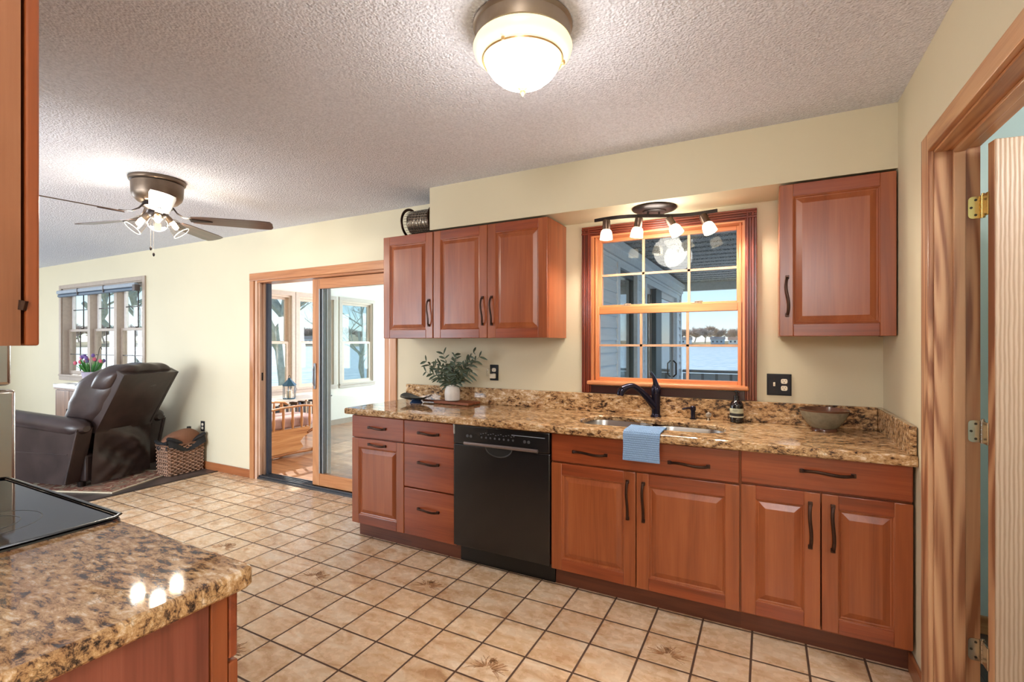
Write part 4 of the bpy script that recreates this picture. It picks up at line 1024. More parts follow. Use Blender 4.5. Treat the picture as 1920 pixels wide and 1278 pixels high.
for k, deg in enumerate((-26, 94, 214)):
    a = math.radians(deg); d = Vector((math.cos(a) * .78, math.sin(a) * .78, -.70)).normalized(); base = Vector((math.cos(a) * .05, math.sin(a) * .05, -.235))
    mt = d.to_track_quat('-Z', 'Y').to_matrix().to_4x4()
    lk = bpy.data.objects.new('light_arm', None); COL.objects.link(lk); lk.parent = fan; lk.location = (0, 0, 0)
    M().lathe([(0, 0), (.020, -.002), (.023, -.03), (.021, -.045), (0, -.046)], base, 20, mat=mt).build('socket', FANB, lk, local=True)
    M().lathe([(.022, -.040), (.034, -.046), (.040, -.06), (.047, -.10), (.055, -.145), (.0535, -.145), (.0455, -.10), (.038, -.06), (.032, -.048), (.021, -.042)], base, 32, mat=mt).build('glass_shade', GLASSC, lk, local=True)
    q = M(); e_ = base + d * .145; u1 = (mt.to_3x3() @ Vector((1, 0, 0))); u2 = (mt.to_3x3() @ Vector((0, 1, 0)))
    q.sweep([e_ + u1 * .0545 * math.cos(i * PI / 16) + u2 * .0545 * math.sin(i * PI / 16) for i in range(33)], .0018, 6, cap=False); q.build('glass_rim', glow('lit_glass_rim', (255, 240, 220), .15, (240, 235, 225)), lk, local=True)
    M().lathe([(0, -.045), (.010, -.05), (.014, -.07), (.018, -.088), (.015, -.104), (.0, -.110)], base, 20, mat=mt).build('bulb', glow('lit_fan_bulb', (255, 220, 165), 7.0), lk, local=True)
    plight('fan_bulb_light', Vector((FX, FY, FZ)) + base + d * .10 + Vector((0, 0, -.01)), 8, .03, (1, .88, .72))
M().sweep([(.012, -.03, -.26), (.012, -.03, -.50)], .0012, 6).build('pull_chain', SATIN, fan, local=True); M().sweep([(-.015, -.035, -.26), (-.015, -.035, -.46)], .0012, 6).build('pull_chain', SATIN, fan, local=True)
for p_ in ((.012, -.03, -.512), (-.015, -.035, -.470)): M().lathe([(0, .014), (.005, .010), (.0075, 0), (.005, -.010), (0, -.014)], p_, 12).build('pull_fob', BLACKM, fan, local=True)

# ------------------------------------------------------------------ living room furniture
rug = M(); RA = (Vector((-5.42, 2.02)), math.radians(-14))
rr = thing('area_rug', 'red and tan floral area rug with a cream edge under the recliner', 'rug', (0, 0, 0))
def rugmat():
    g = G('floral_rug_pile'); v = g.co()
    a = g.n('TexNoise', {'Vector': v, 'Scale': 7, 'Detail': 3, 'Distortion': 1.5}).outputs[0]
    b = g.n('TexNoise', {'Vector': v, 'Scale': 240, 'Detail': 2}).outputs[0]
    g.set(base=g.ramp(a, [(.34, lin((74, 66, 56))), (.44, lin((150, 128, 106))), (.50, lin((136, 84, 66))), (.56, lin((120, 66, 52))), (.64, lin((190, 170, 144)))]), rough=.95)
    g.bump(b, .6, .004); return g.m
rr.location = (-5.225, 2.20, .002); rr.rotation_euler = (0, 0, math.radians(23))
M().box(-1.9, -.018, .018, .74, .001, .008, b=.002).build('pile', rugmat(), rr, local=True)
q = M(); q.box(-1.918, 0, .0, .018, .001, .009); q.box(-1.918, 0, .74, .758, .001, .009); q.box(-.018, 0, .018, .74, .001, .009); q.box(-1.918, -1.9, .018, .74, .001, .009)
q.build('edge_binding', plain('cream_rug_binding', (206, 192, 166), .9), rr, local=True)

RC = thing('recliner', 'dark brown leather recliner seen from behind, back tilted towards the kitchen', 'armchair', (-5.66, 2.49, .012), math.radians(196.5))
def superb(q, c, s, p=.55, n=28, m=16, fn=None, mi=0):
    def sg(a, e): return math.copysign(abs(a) ** e, a)
    def f(u, v):
        th = 2 * PI * u; ph = PI * (v - .5)
        x = s[0] * sg(math.cos(ph), p) * sg(math.cos(th), p); y = s[1] * sg(math.cos(ph), p) * sg(math.sin(th), p); z = s[2] * sg(math.sin(ph), p)
        P = Vector((x, y, z)); 
        if fn: P = fn(P, u, v)
        return P + Vector(c)
    q.grid(f, n, m, mi, True, True)
    return q
lean = lambda z: -.33 * max(0, (z - .52)) / .52      # back leans to -x (backwards)
# rear shell
q = M()
def shell(u, v):
    z = .50 + .55 * v; y = (-.285 + .57 * u) * (1.0 + .02 * v); x = lean(z) - .015 * math.sin(PI * u) * (1 - v) - .006 * math.sin(u * 9 + v * 3) * (1 - v)
    return (x, y, z)
q.grid(shell, 18, 14)
def skirt(u, v):
    z = .52 - .50 * v; y = (-.285 + .57 * u)
    fold = .048 * math.sin((u * 1.3 + v * 1.5) * 5.2) * math.sin(PI * u) * math.sin(PI * min(1, v + .08)) + .012 * math.sin((u * 2 - v * 2) * 9) * math.sin(PI * u) * v
    x = .0 + .03 * v * (1 - v) + fold - .02 * math.sin(PI * u)
    return (x + (.03 * v), y * (1 + .05 * v), z)
q.grid(skirt, 40, 34)
q.build('rear_cover', LEATH, RC, local=True, recalc=False)
# frame of the back (side edges)
q = M(); q.prism([(lean(.50), .50), (lean(1.05), 1.05), (lean(1.05) + .09, 1.09), (lean(.5) + .12, .50)], 'y', -.287, -.262); q.prism([(lean(.50), .50), (lean(1.05), 1.05), (lean(1.05) + .09, 1.09), (lean(.5) + .12, .50)], 'y', .262, .287)
q.prism([(lean(1.0), 1.00), (lean(1.05), 1.05), (lean(1.05) + .10, 1.09), (lean(1.0) + .12, 1.0)], 'y', -.262, .262)
q.build('back_frame', LEATH, RC, local=True)
def pleat(k, amp):
    def f(P, u, v):
        z = P.z; P.x += lean(z + .80) * (1 if P.x < 0 else .70); P.x += amp * math.sin(P.y * k) * .5 + amp * .7 * math.sin(P.z * 38 + P.y * 4) ; return P
    return f
q = M(); superb(q, (.245, 0, .79), (.235, .335, .32), .62, 64, 40, pleat(22, .012)); q.build('back_cushion', LEATH, RC, local=True, recalc=False)
def hp(P, u, v):
    P.x += lean(P.z + .99); a = abs(P.y) / .34
    P.x += .008 * math.sin(P.y * 34) ; P.z += .006 * math.sin(P.y * 34 + 1) - .03 * a ** 3
    return P
q = M(); superb(q, (.205, 0, 1.010), (.165, .335, .140), .62, 72, 28, hp); q.build('head_pillow', LEATH, RC, local=True, recalc=False)
for s in (1, -1):
    q = M()
    prof = [(-.10, .06), (.10, .06), (.10, .50), (-.10, .50)]
    q.prism([(.00, .56), (.96, .62), (.98, .06), (.13, .05)], 'y', s * .375 - .07, s * .375 + .07)
    q.build('arm_side_panel', LEATH, RC, local=True)
    q = M()
    P = []; R = []
    for i in range(22):
        t = i / 21; x = .02 + .98 * t; rise = .035 * math.sin(PI * min(1, t * 1.0)) + .02 * t
        e = math.sin(PI * min(1, max(0, t * 12)) / 2) if t < .083 else (math.sin(PI * min(1, (1 - t) * 10) / 2) if t > .9 else 1)
        P.append((x - .04, s * .375, .558 + .085 * t)); R.append((.098 * (.35 + .65 * e), .078 * (.35 + .65 * e)))
    q.sweep(P, R, 24, up=(0, 0, 1)); q.build('arm_pad', LEATH, RC, local=True)
    M().sweep([(.0, s * .440, .54), (.125, s * .446, .06)], (.016, .010), 8).build('arm_rear_edge', LEATH, RC, local=True)
    M().sweep([(.11, s * .446, .33), (.97, s * .446, .33)], .004, 8).build('seam_piping', LEATH, RC, local=True)
q = M(); superb(q, (.56, 0, .42), (.40, .30, .12), .5, 40, 16); q.build('seat_cushion', LEATH, RC, local=True)
q = M(); superb(q, (.96, 0, .32), (.07, .30, .20), .5, 32, 16); q.build('foot_rest', LEATH, RC, local=True)
M().box(.06, .98, -.325, .325, .05, .30, b=.02).build('base', LEATH, RC, local=True)
for a, b in ((.14, -.3), (.14, .3), (.88, -.3), (.88, .3)): M().lathe([(0, 0), (.03, 0), (.035, .05), (0, .05)], (a, b, 0), 14).build('foot', BLACKM, RC, local=True)

bk = thing('wicker_basket', 'brown woven wicker basket on the floor between recliner and wall', 'basket', (-5.465, 2.905, .003))
q = M(); hw, hd2, hh = .170, .105, .31
base_pts = []
for side in range(4):
    pass
def rim_pt(s, off, z):
    # s 0..4 around rectangle
    k = int(s) % 4; f = s - int(s); c_ = [(-hd2, -hw), (hd2, -hw), (hd2, hw), (-hd2, hw)]
    a, b = c_[k], c_[(k + 1) % 4]; x = a[0] + (b[0] - a[0]) * f; y = a[1] + (b[1] - a[1]) * f
    nx, ny = [(0, -1), (1, 0), (0, 1), (-1, 0)][k]; tp = 1 + .05 * z / hh
    return (x * tp + nx * off, y * tp + ny * off, z)
rows = 17
for r_ in range(rows):
    z = .010 + r_ * (hh - .02) / (rows - 1); P = []
    for i in range(97):
        s = i / 24; P.append(rim_pt(s % 4, -.004 + .0095 * math.sin(i * PI / 2 + (r_ % 2) * PI + .4), z + .0025 * math.sin(i * 1.7 + r_)))
    q.sweep(P, (.006, .0072), 6, cap=False, up=(0, 0, 1))
q.build('woven_side', plain('wicker_strand', (168, 130, 106), .5, 0, .35, 30), bk, local=True)
q = M()
for i in range(24): 
    s = i / 6 + .08; q.sweep([rim_pt(s % 4, 0, 0), rim_pt(s % 4, 0, hh)], .004, 6)
q.build('stake', plain('wicker_stake', (96, 68, 52), .6), bk, local=True)
M().box(-hd2, hd2, -hw, hw, .002, .012).build('bottom', plain('wicker_base', (84, 60, 46), .7), bk, local=True)
M().sweep([rim_pt((i / 10) % 4, 0, hh) for i in range(41)], (.012, .010), 8, cap=False, up=(0, 0, 1)).build('rim', plain('wicker_rim', (118, 84, 64), .6, 0, .3, 40), bk, local=True)
jk = thing('jacket', 'brown jacket with black lining stuffed into the wicker basket', 'jacket', (-5.465, 2.905, .318))
def jf(P, u, v):
    P.z += .015 * math.sin(P.y * 16 + 1) + .010 * math.sin(P.x * 30); P.z = max(P.z, -.06); return P
q = M(); superb(q, (.005, .0, .025), (.118, .178, .095), .8, 48, 24, jf); q.build('brown_shell', plain('brown_canvas', (122, 82, 60), .85, 0, .15, 8), jk, local=True)
def jl(u, v):
    a = -.26 + .52 * u; x = .104 + .030 * v + .012 * math.sin(u * 9); z = .040 - .085 * v - .050 * math.sin(PI * u) ** 1.6 + .02 * abs(u - .5) * 2
    return (x, a * (.70), z + .01)
q = M(); q.grid(jl, 30, 8); q.grid(lambda u, v: (jl(u, v)[0] - .02, jl(u, v)[1], jl(u, v)[2] + .004), 30, 8)
P = [jl(i / 24, 0) for i in range(25)]; q.sweep(P, (.022, .018), 8)
def jside(u, v): return (-.11 + .22 * u, -.178 - .008 * math.sin(u * 8), .03 - .075 * v - .02 * math.sin(PI * u))
q.grid(jside, 16, 6); q.sweep([jside(i / 12, 0) for i in range(13)], .018, 8)
q.build('black_lining', plain('black_lining', (24, 24, 28), .7), jk, local=True, recalc=False)
q = M(); q.box(-.02, .015, .07, .10, .118, .150, b=.004); q.build('collar_tab', plain('black_tab', (34, 32, 30), .6), jk, local=True)
oo = thing('outlet', 'dark low outlet plate on the cream wall above the basket', 'outlet', (-5.43, W, .42))
M().box(-5.465, -5.395, W - .006, W - .0002, .40, .51, b=.002).build('plate', BLACKT, oo); duplex(oo, -5.43, .455)
# cabinet under the window
lc = thing('living_room_cabinet', 'low brown cabinet with a white top under the living room window', 'cabinet', (-7.15, 2.86, 0))
q = M(); q.box(-7.66, -6.90, 2.66, 3.08, .06, .82, b=.003); q.build('body', DCAB, lc)
M().box(-7.69, -6.87, 2.635, 3.09, .82, .862, b=.004).build('top', [plain('white_cabinet_top', (214, 214, 212), .3)], lc)
q = M(); q.box(-7.68, -6.88, 2.640, 3.085, .800, .822, b=.003); q.build('top_edge', DCAB, lc)
for xa, xb in ((-7.64, -7.285), (-7.275, -6.92)):
    o = M().box(xa, xb, 2.640, 2.658, .08, .79, b=.003).build('door', DCAB, lc)
    q = M(); hxx = xb - .04 if xa < -7.5 else xa + .04; q.box(hxx - .006, hxx + .006, 2.630, 2.640, .42, .58, b=.002); q.build('pull_handle', BLACKM, o)
for a, b in ((-7.62, 2.70), (-6.94, 2.70), (-7.62, 3.04), (-6.94, 3.04)): M().box(a - .02, a + .02, b - .02, b + .02, 0, .06).build('leg', DCAB, lc)
pt = thing('flower_pot', 'grey lilac pot of pink and purple tulips on the white topped cabinet', 'flower pot', (-7.30, 2.86, .862))
M().lathe([(0, .0), (.065, 0), (.07, .01), (.095, .14), (.098, .145), (.090, .145), (.085, .125), (0, .12)], (0, 0, 0), 32).build('pot', plain('grey_lilac_pot', (182, 172, 190), .4, 0, .1, 12), pt, local=True)
rnd = random.Random(11); q = M(); qb = M(); qc = M()
for k in range(30):
    a = rnd.uniform(0, 2 * PI); sp_ = rnd.uniform(.35, 1.1); d = Vector((math.cos(a) * sp_ * .55, math.sin(a) * sp_ * .55, 1))
    leaf(q, (.04 * math.cos(a), .04 * math.sin(a), .13), d, rnd.uniform(.14, .24), rnd.uniform(.010, .020), (math.sin(a), -math.cos(a), .1))
PP, PK = plain('purple_petal', (104, 76, 140), .6, 0, .15), plain('pink_petal', (206, 96, 116), .6, 0, .15)
for k in range(15):
    a = rnd.uniform(0, 2 * PI); rr_ = rnd.uniform(.03, .15); hh_ = rnd.uniform(.23, .33); top = (rr_ * math.cos(a), rr_ * math.sin(a), hh_)
    q.sweep([(.02 * math.cos(a), .02 * math.sin(a), .12), (top[0] * .6, top[1] * .6, (hh_ + .12) / 2), top], .003, 6)
    M().lathe([(0, 0), (.013, .004), (.019, .018), (.018, .032), (.010, .046), (.004, .044)], top, 10).build('purple_flower' if k % 2 else 'pink_flower', PP if k % 2 else PK, pt, local=True)
q.build('leaves', plain('tulip_leaf_green', (84, 146, 76), .5, 0, .2, 30), pt, local=True, recalc=False)
st = M(); st.sweep([(.05, .0, .12), (.10, .02, .30), (.13, .03, .42), (.17, .03, .45), (.19, .03, .42)], .004, 6); st.build('curled_stem', plain('dark_curled_stem', (70, 66, 54), .6), pt, local=True)

# ------------------------------------------------------------------ sunroom beyond the sliding door
XL = -6.35; YB = 7.9; ZSR = 2.36
SWIN = [(4.28, 4.94), (5.07, 5.74), (5.92, 6.64)]
wally('wall_sunroom_left', WHITEP, WT, YB, 0, ZSR, XL - .12, XL, [(a, b, .66, 2.07) for a, b in SWIN])
BWIN = [(-6.05, -4.85), (-4.60, -3.40), (-3.15, -1.95)]  # unseen back windows, added to let light into the sunroom
wallx('wall_sunroom_back', WHITEP, XL - .12, -1.19, 0, ZSR, YB, YB + .12, [(a, b, .66, 2.07) for a, b in BWIN])
SIDE_IN = [(4.36, 5.04, .30, 2.055), (5.47, 7.53, .0, 2.03)]
wally('wall_sunroom_right', WHITEP, WT, YB, 0, ZSR, -1.31, -1.205, SIDE_IN)
struct(M().box(XL - .12, -1.19, WT, YB + .12, -.12, 0).build('floor_sunroom', SWOOD))
struct(M().box(XL - .12, -1.19, WT, YB + .12, ZSR, ZSR + .12).build('ceiling_sunroom', WHITEP))
struct(M().box(XL, XL + .014, WT + .01, YB, 0, .085).build('baseboard_sunroom', MUNT))
def swin(idx, horiz, a, b, z0, z1, base, d, fr_in=CREAMF, trim=None):
    trim = trim or TRIML
    """double hung window in a sunroom wall. horiz False: wall along y at x=base, room on +x side (d=1)"""
    def bx(q, u0, u1, t0, t1, za, zb, **k):
        if horiz: q.box(u0, u1, base + t0 * d, base + t1 * d, za, zb, **k)
        else: q.box(base + t0 * d, base + t1 * d, u0, u1, za, zb, **k)
    r = sroot('window_%d' % idx, ((a + b) / 2, base, z0) if horiz else (base, (a + b) / 2, z0))
    q = M()
    for u0, u1, za, zb in ((a - .06, a, z0 - .06, z1 + .06), (b, b + .06, z0 - .06, z1 + .06), (a, b, z1, z1 + .06), (a, b, z0 - .06, z0)): bx(q, u0, u1, .001, .016, za, zb)
    bx(q, a - .06, b + .06, .001, .035, z0 - .012, z0 + .012)
    q.build('casing', trim, r)
    q = M()
    for u0, u1, za, zb in ((a, a + .03, z0, z1), (b - .03, b, z0, z1), (a + .03, b - .03, z1 - .03, z1), (a + .03, b - .03, z0, z0 + .03)): bx(q, u0, u1, -.11, -.01, za, zb)
    q.build('frame', fr_in, r)
    zm_ = (z0 + z1) / 2
    for nm, t0, t1, za, zb in (('upper_sash', -.085, -.055, zm_ - .015, z1 - .03), ('lower_sash', -.05, -.02, z0 + .03, zm_ + .015)):
        q = M()
        for u0, u1, zc_, zd in ((a + .03, a + .07, za, zb), (b - .07, b - .03, za, zb), (a + .07, b - .07, zb - .035, zb), (a + .07, b - .07, za, za + .035)): bx(q, u0, u1, t0, t1, zc_, zd)
        o = q.build(nm, fr_in, r); g_ = M(); bx(g_, a + .068, b - .068, (t0 + t1) / 2 - .002, (t0 + t1) / 2 + .002, za + .033, zb - .033); g_.build('glass_pane', GLASS, o)
for i, (a, b) in enumerate(SWIN): swin(3 + i, False, a, b, .66, 2.07, XL, 1)
for i, (a, b) in enumerate(BWIN): swin(6 + i, True, a, b, .66, 2.07, YB, -1)
# outside of the right-hand sunroom wall: lap siding, fascia, window and sliding door
q = M(); XO = -1.205
for a, b in ((3.275, 4.30), (5.10, 5.41), (7.59, 7.97)):
    z = -.1
    while z < 2.12:
        q.prism([(XO, z), (XO + .018, z), (XO + .005, min(z + .118, 2.14)), (XO, min(z + .118, 2.14))], 'y', a, b) if False else q.raw(
            [(XO, a, z), (XO + .020, a, z), (XO + .005, a, min(z + .112, 2.14)), (XO, a, min(z + .112, 2.14)), (XO, b, z), (XO + .020, b, z), (XO + .005, b, min(z + .112, 2.14)), (XO, b, min(z + .112, 2.14))],
            [(0, 1, 2, 3), (7, 6, 5, 4), (0, 4, 5, 1), (1, 5, 6, 2), (2, 6, 7, 3), (3, 7, 4, 0)])
        z += .106
struct(q.build('wall_siding', SIDE))
q = M(); q.box(XO - .02, XO + .05, 3.28, 7.98, 2.125, 2.24); q.box(XO - .02, XO + .075, 3.28, 8.0, 2.20, 2.262); q.box(XO, XO + .03, 3.28, 7.97, 2.09, 2.12); q.box(XO - .005, XO + .03, 7.90, 7.975, -.1, 2.14)
struct(q.build('trim_2', FASC))
ow = sroot('window_9', (XO, 4.7, .3))
q = M()
for a, b, c_, d_ in ((4.30, 4.37, .24, 2.12), (5.03, 5.10, .24, 2.12), (4.37, 5.03, 2.05, 2.12), (4.37, 5.03, .24, .31)): q.box(XO - .09, XO + .028, a, b, c_, d_)
q.build('frame', FASC, ow)
q = M()
for a, b, c_, d_ in ((4.37, 4.41, .31, 2.05), (4.99, 5.03, .31, 2.05), (4.41, 4.99, 2.0, 2.05), (4.41, 4.99, .31, .36)): q.box(XO - .05, XO - .01, a, b, c_, d_)
o = q.build('sash_frame', GREYF, ow); M().box(XO - .034, XO - .030, 4.40, 5.0, .35, 2.01).build('glass_pane', GLASSX, o)
od = sroot('door_3', (XO, 6.5, 0))
q = M(); q.box(XO - .09, XO + .030, 5.41, 5.48, -.05, 2.08); q.box(XO - .09, XO + .030, 7.52, 7.59, -.05, 2.08); q.box(XO - .09, XO + .03, 5.48, 7.52, 2.02, 2.085); q.build('frame', FASC, od)
for k, (a, b, m_, xo) in enumerate(((5.48, 6.20, WHITEF, -.055), (6.05, 6.42, GREYF, .0), (6.42, 7.52, WHITEF, -.01))):
    if k == 1:
        M().box(XO - .04, XO + .015, 6.05, 6.40, .0, 2.02).build('post', GREYF, od); continue
    q = M(); xx = XO + xo
    for a_, b_, c_, d_ in ((a, a + .07, .02, 2.02), (b - .07, b, .02, 2.02), (a + .07, b - .07, 1.95, 2.02), (a + .07, b - .07, .02, .10)): q.box(xx - .03, xx, a_, b_, c_, d_)
    o = q.build('sliding_panel', m_, od); M().box(xx - .018, xx - .014, a + .06, b - .06, .09, 1.96).build('glass_pane', GLASSX, o)
    q = M(); 
    if k == 2:
        q.sweep([(xx + .004, 7.40, .86), (xx + .045, 7.40, .90), (xx + .045, 7.40, 1.06), (xx + .004, 7.40, 1.10)], .011, 8); q.build('pull_handle', BLACKM, o)

# sunroom furniture
gl_ = thing('glider_chair', 'honey oak glider rocking chair with pale cushions behind the sliding door', 'rocking chair', (-5.30, 3.92, 0), math.radians(-4))
CUSH = plain('mauve_seat_fabric', (196, 170, 172), .85, 0, .1, 20); CUSHP = plain('pale_patterned_fabric', (226, 214, 200), .85, 0, .12, 26)
q = M(); q.prism([(-.42, .06), (.10, .06), (.16, .10), (.12, .17), (.17, .22), (.24, .25), (.26, .33), (.18, .335), (-.42, .335)], 'x', .262, .287); o = q.build('side_panel', OAK, gl_, local=True)
q = M(); q.prism([(-.42, .06), (.10, .06), (.16, .10), (.12, .17), (.17, .22), (.24, .25), (.26, .33), (.18, .335), (-.42, .335)], 'x', -.287, -.262); q.build('side_panel', OAK, gl_, local=True)
for s in (1, -1):
    q = M(); q.sweep([(s * .29, -.40, .57), (s * .29, -.1, .595), (s * .29, .16, .600), (s * .29, .28, .585), (s * .29, .33, .555)], [(.032, .013)] * 4 + [(.026, .012)], 12, up=(0, 0, 1)); q.build('armrest', OAK, gl_, local=True)
    for yy in (-.34, -.22, -.10, .02, .14, .25):
        q = M().lathe([(.010, .335), (.014, .37), (.018, .43), (.013, .47), (.016, .52), (.010, .585)], (s * .283, yy, 0), 12); q.build('spindle', OAKZ, gl_, local=True)
q = M(); superb(q, (0, .02, .40), (.265, .40, .075), .45, 36, 14); q.build('seat_cushion', CUSH, gl_, local=True)
q = M(); superb(q, (0, -.40, .74), (.25, .085, .34), .5, 36, 18, lambda P, u, v: P + Vector((0, -.18 * (P.z + .3), 0))); q.build('back_cushion', CUSHP, gl_, local=True)
q = M()
for s in (1, -1): q.sweep([(s * .26, -.38, .33), (s * .26, -.50, .75), (s * .25, -.60, 1.08)], (.022, .014), 8)
q.sweep([(-.26, -.61, 1.08), (0, -.63, 1.12), (.26, -.61, 1.08)], (.03, .014), 8); q.build('back_frame', OAK, gl_, local=True)
for s in (1, -1):
    q = M(); q.sweep([(s * .25, -.46, .03), (s * .25, 0, .045), (s * .25, .46, .03)], (.03, .022), 8, up=(0, 0, 1)); q.build('base_rail', OAK, gl_, local=True)
    q = M(); q.sweep([(s * .275, .22, .26), (s * .285, .32, .30), (s * .285, .40, .27), (s * .285, .42, .18), (s * .285, .34, .12), (s * .285, .30, .05), (s * .285, .40, .03)], [(.022, .018)] * 7, 10); q.build('curved_bracket', plain('shiny_varnished_wood', (142, 92, 62), .2), gl_, local=True)
M().box(-.26, .26, -.04, .04, .03, .07, b=.01).build('cross_bar', OAK, gl_, local=True)
st_ = thing('side_table', 'white topped magazine rack table with rails under the lantern', 'side table', (-5.83, 4.62, 0))
TX0, TX1, TY0, TY1 = -.24, .22, -.42, .36
M().box(TX0, TX1, TY0, TY1, .572, .592, b=.006).build('table_top', plain('pale_table_top', (222, 218, 212), .3), st_, local=True)
q = M(); q.box(TX0 + .02, TX1 - .02, TY0 + .02, TY1 - .02, .33, .345); q.build('shelf', OAK, st_, local=True)
for a in (TX0 + .03, TX1 - .03):
    for b in (TY0 + .03, TY1 - .03): M().lathe([(.012, 0), (.018, .1), (.014, .3), (.018, .5), (.014, .572)], (a, b, 0), 10).build('leg', OAKZ, st_, local=True)
q = M(); q.sweep([(TX1 - .03, TY1 - .0, .585), (TX1 + .02, TY1 + .05, .60)], .014, 8); q.build('end_knob', ALUM, st_, local=True)
rnd = random.Random(4); cols = [(70, 84, 110), (206, 200, 190), (60, 58, 60), (176, 160, 140), (120, 128, 136), (226, 220, 210), (80, 74, 74), (150, 120, 100)]
y = TY0 + .06; kk = 0; BT = None
while y < TY1 - .07:
    wd_ = rnd.uniform(.02, .038); hh_ = rnd.uniform(.16, .21)
    q = M(); q.box(.02, TX1 - .035, 0, wd_ - .004, 0, hh_, b=.002); o = q.build('book', plain('book_cover_%d' % kk, cols[kk % 8], .5), None, local=True)
    o.location = (-5.83, 4.62 + y, .346); o.rotation_euler = (0, 0, 0)
    tag(o, 'thin book or magazine standing in the rack under the lantern', 'book', 'magazines in the sunroom rack'); kk += 1; y += wd_ + .004
ln = thing('lantern', 'blue metal lantern with glass sides and a white candle by the sunroom window', 'lantern', (-5.80, 4.48, .592))
BLUL = plain('teal_blue_lantern_metal', (54, 98, 130), .4, .4)
q = M()
hx = [(.085 * math.cos(i * PI / 3 + .2), .085 * math.sin(i * PI / 3 + .2)) for i in range(6)]
q.prism(hx, 'z', 0, .012); q.prism([(a * 1.03, b * 1.03) for a, b in hx], 'z', .178, .190)
for a, b in hx: q.sweep([(a * .96, b * .96, .01), (a * .96, b * .96, .18)], .0045, 6)
q.build('frame', BLUL, ln, local=True)
M().lathe([(.096, .188), (.060, .225), (.026, .262), (.020, .275), (.022, .285), (0, .288)], (0, 0, 0), 6, smooth=False).build('roof', BLUL, ln, local=True)
M().sweep([(-.02, 0, .285), (-.018, 0, .31), (0, 0, .325), (.018, 0, .31), (.02, 0, .285)], .003, 6).build('handle', BLACKM, ln, local=True)
M().lathe([(.077, .012), (.077, .178)], (0, 0, 0), 6, smooth=False).build('glass', GLASSC, ln, local=True)
M().lathe([(0, .012), (.035, .012), (.035, .11), (.03, .115), (0, .112)], (0, 0, 0), 20).build('candle', plain('white_candle', (238, 230, 214), .5), ln, local=True)
sf = thing('ceiling_fan', 'pale bladed ceiling fan in the sunroom, partly hidden by the wall cabinets', 'ceiling fan', (-4.15, 5.05, ZSR))
M().lathe([(0, 0), (.08, 0), (.08, -.04), (.03, -.05), (.02, -.08), (.10, -.11), (.11, -.17), (.06, -.20), (0, -.21)], (0, 0, 0), 28).build('motor_housing', WHITEF, sf, local=True)
for k in range(5):
    q = M(); q.prism([(.12, -.03), (.2, -.055), (.62, -.065), (.66, -.03), (.66, .03), (.62, .065), (.2, .055), (.12, .03)], 'z', -.004, .004)
    o = q.build('blade', plain('greige_blade', (176, 166, 158), .5), sf, local=True); o.location = (0, 0, -.15); o.rotation_euler = (math.radians(10), 0, math.radians(20 + 72 * k))

# ------------------------------------------------------------------ deck, patio roof, railing
struct(M().box(-1.19, 9.2, WT, 8.05, -.20, -.10).build('floor_deck', planks('grey_deck_boards', ((160, 156, 150), (190, 186, 180), (208, 204, 196)), 'x', .14, .7)))  # unseen deck, made wide and pale to bounce light onto the siding
q = M(); y = 3.30; pts = []
while y < 8.05:
    for dy, z in ((0, .0), (.14, .0), (.165, .030), (.215, .030), (.24, .0)): pts.append((y + dy, z))
    y += .24
vs = []; fs = []
for i, (yy, zz) in enumerate(pts):
    vs += [(-1.30, yy, 2.262 + zz + (yy - 3.3) * .006), (.95, yy, 2.262 + zz + (yy - 3.3) * .006)]  # roof cut short out of view so sky light reaches the siding
for i in range(len(pts) - 1): fs.append((2 * i, 2 * i + 1, 2 * i + 3, 2 * i + 2))
gm = G('speckled_grey_metal_roof'); nn = gm.n('TexNoise', {'Vector': gm.co(), 'Scale': 90, 'Detail': 3}).outputs[0]
gm.set(base=gm.ramp(nn, [(.42, lin((104, 110, 116))), (.56, lin((178, 182, 186)))]), rough=.55)
q.raw(vs, fs); q.raw([(v[0], v[1], v[2] + .012) for v in vs], [f[::-1] for f in fs]); pr_ = struct(q.build('roof_patio', gm.m, recalc=False))
struct(M().box(-1.25, 1.0, 8.02, 8.09, 2.17, 2.33, b=.004).build('beam_patio', plain('pale_beam', (206, 210, 212), .5)))
for i, xx in enumerate((.86,)): struct(M().box(xx, xx + .09, 7.93, 8.02, -.1, 2.26).build('post_patio', FASC))
rl = thing('deck_railing', 'weathered grey wooden deck railing with square balusters, in front of the lake', 'railing', (1.4, 7.93, -.1))
GREYW = plain('weathered_grey_wood', (112, 120, 126), .8, 0, .12, 8); 
M().box(-1.15, 4.1, 7.85, 7.99, .905, .945, b=.004).build('top_rail', GREYW, rl)
M().box(-1.15, 4.1, 7.90, 7.935, .79, .890).build('sub_rail', plain('pale_grey_rail', (160, 170, 178), .7), rl)
M().box(-1.15, 4.1, 7.90, 7.935, .0, .08).build('bottom_rail', GREYW, rl)
bal = None
for k in range(26):
    xx = -1.06 + k * .198
    if not bal: bal = M().box(-.019, .019, -.019, .019, -.1, .89).build('baluster', GREYW, rl, local=True); b_ = bal
    else: b_ = bal.copy(); COL.objects.link(b_); b_.parent = rl
    b_.location = (xx - 1.4, .0 - .012, .1)

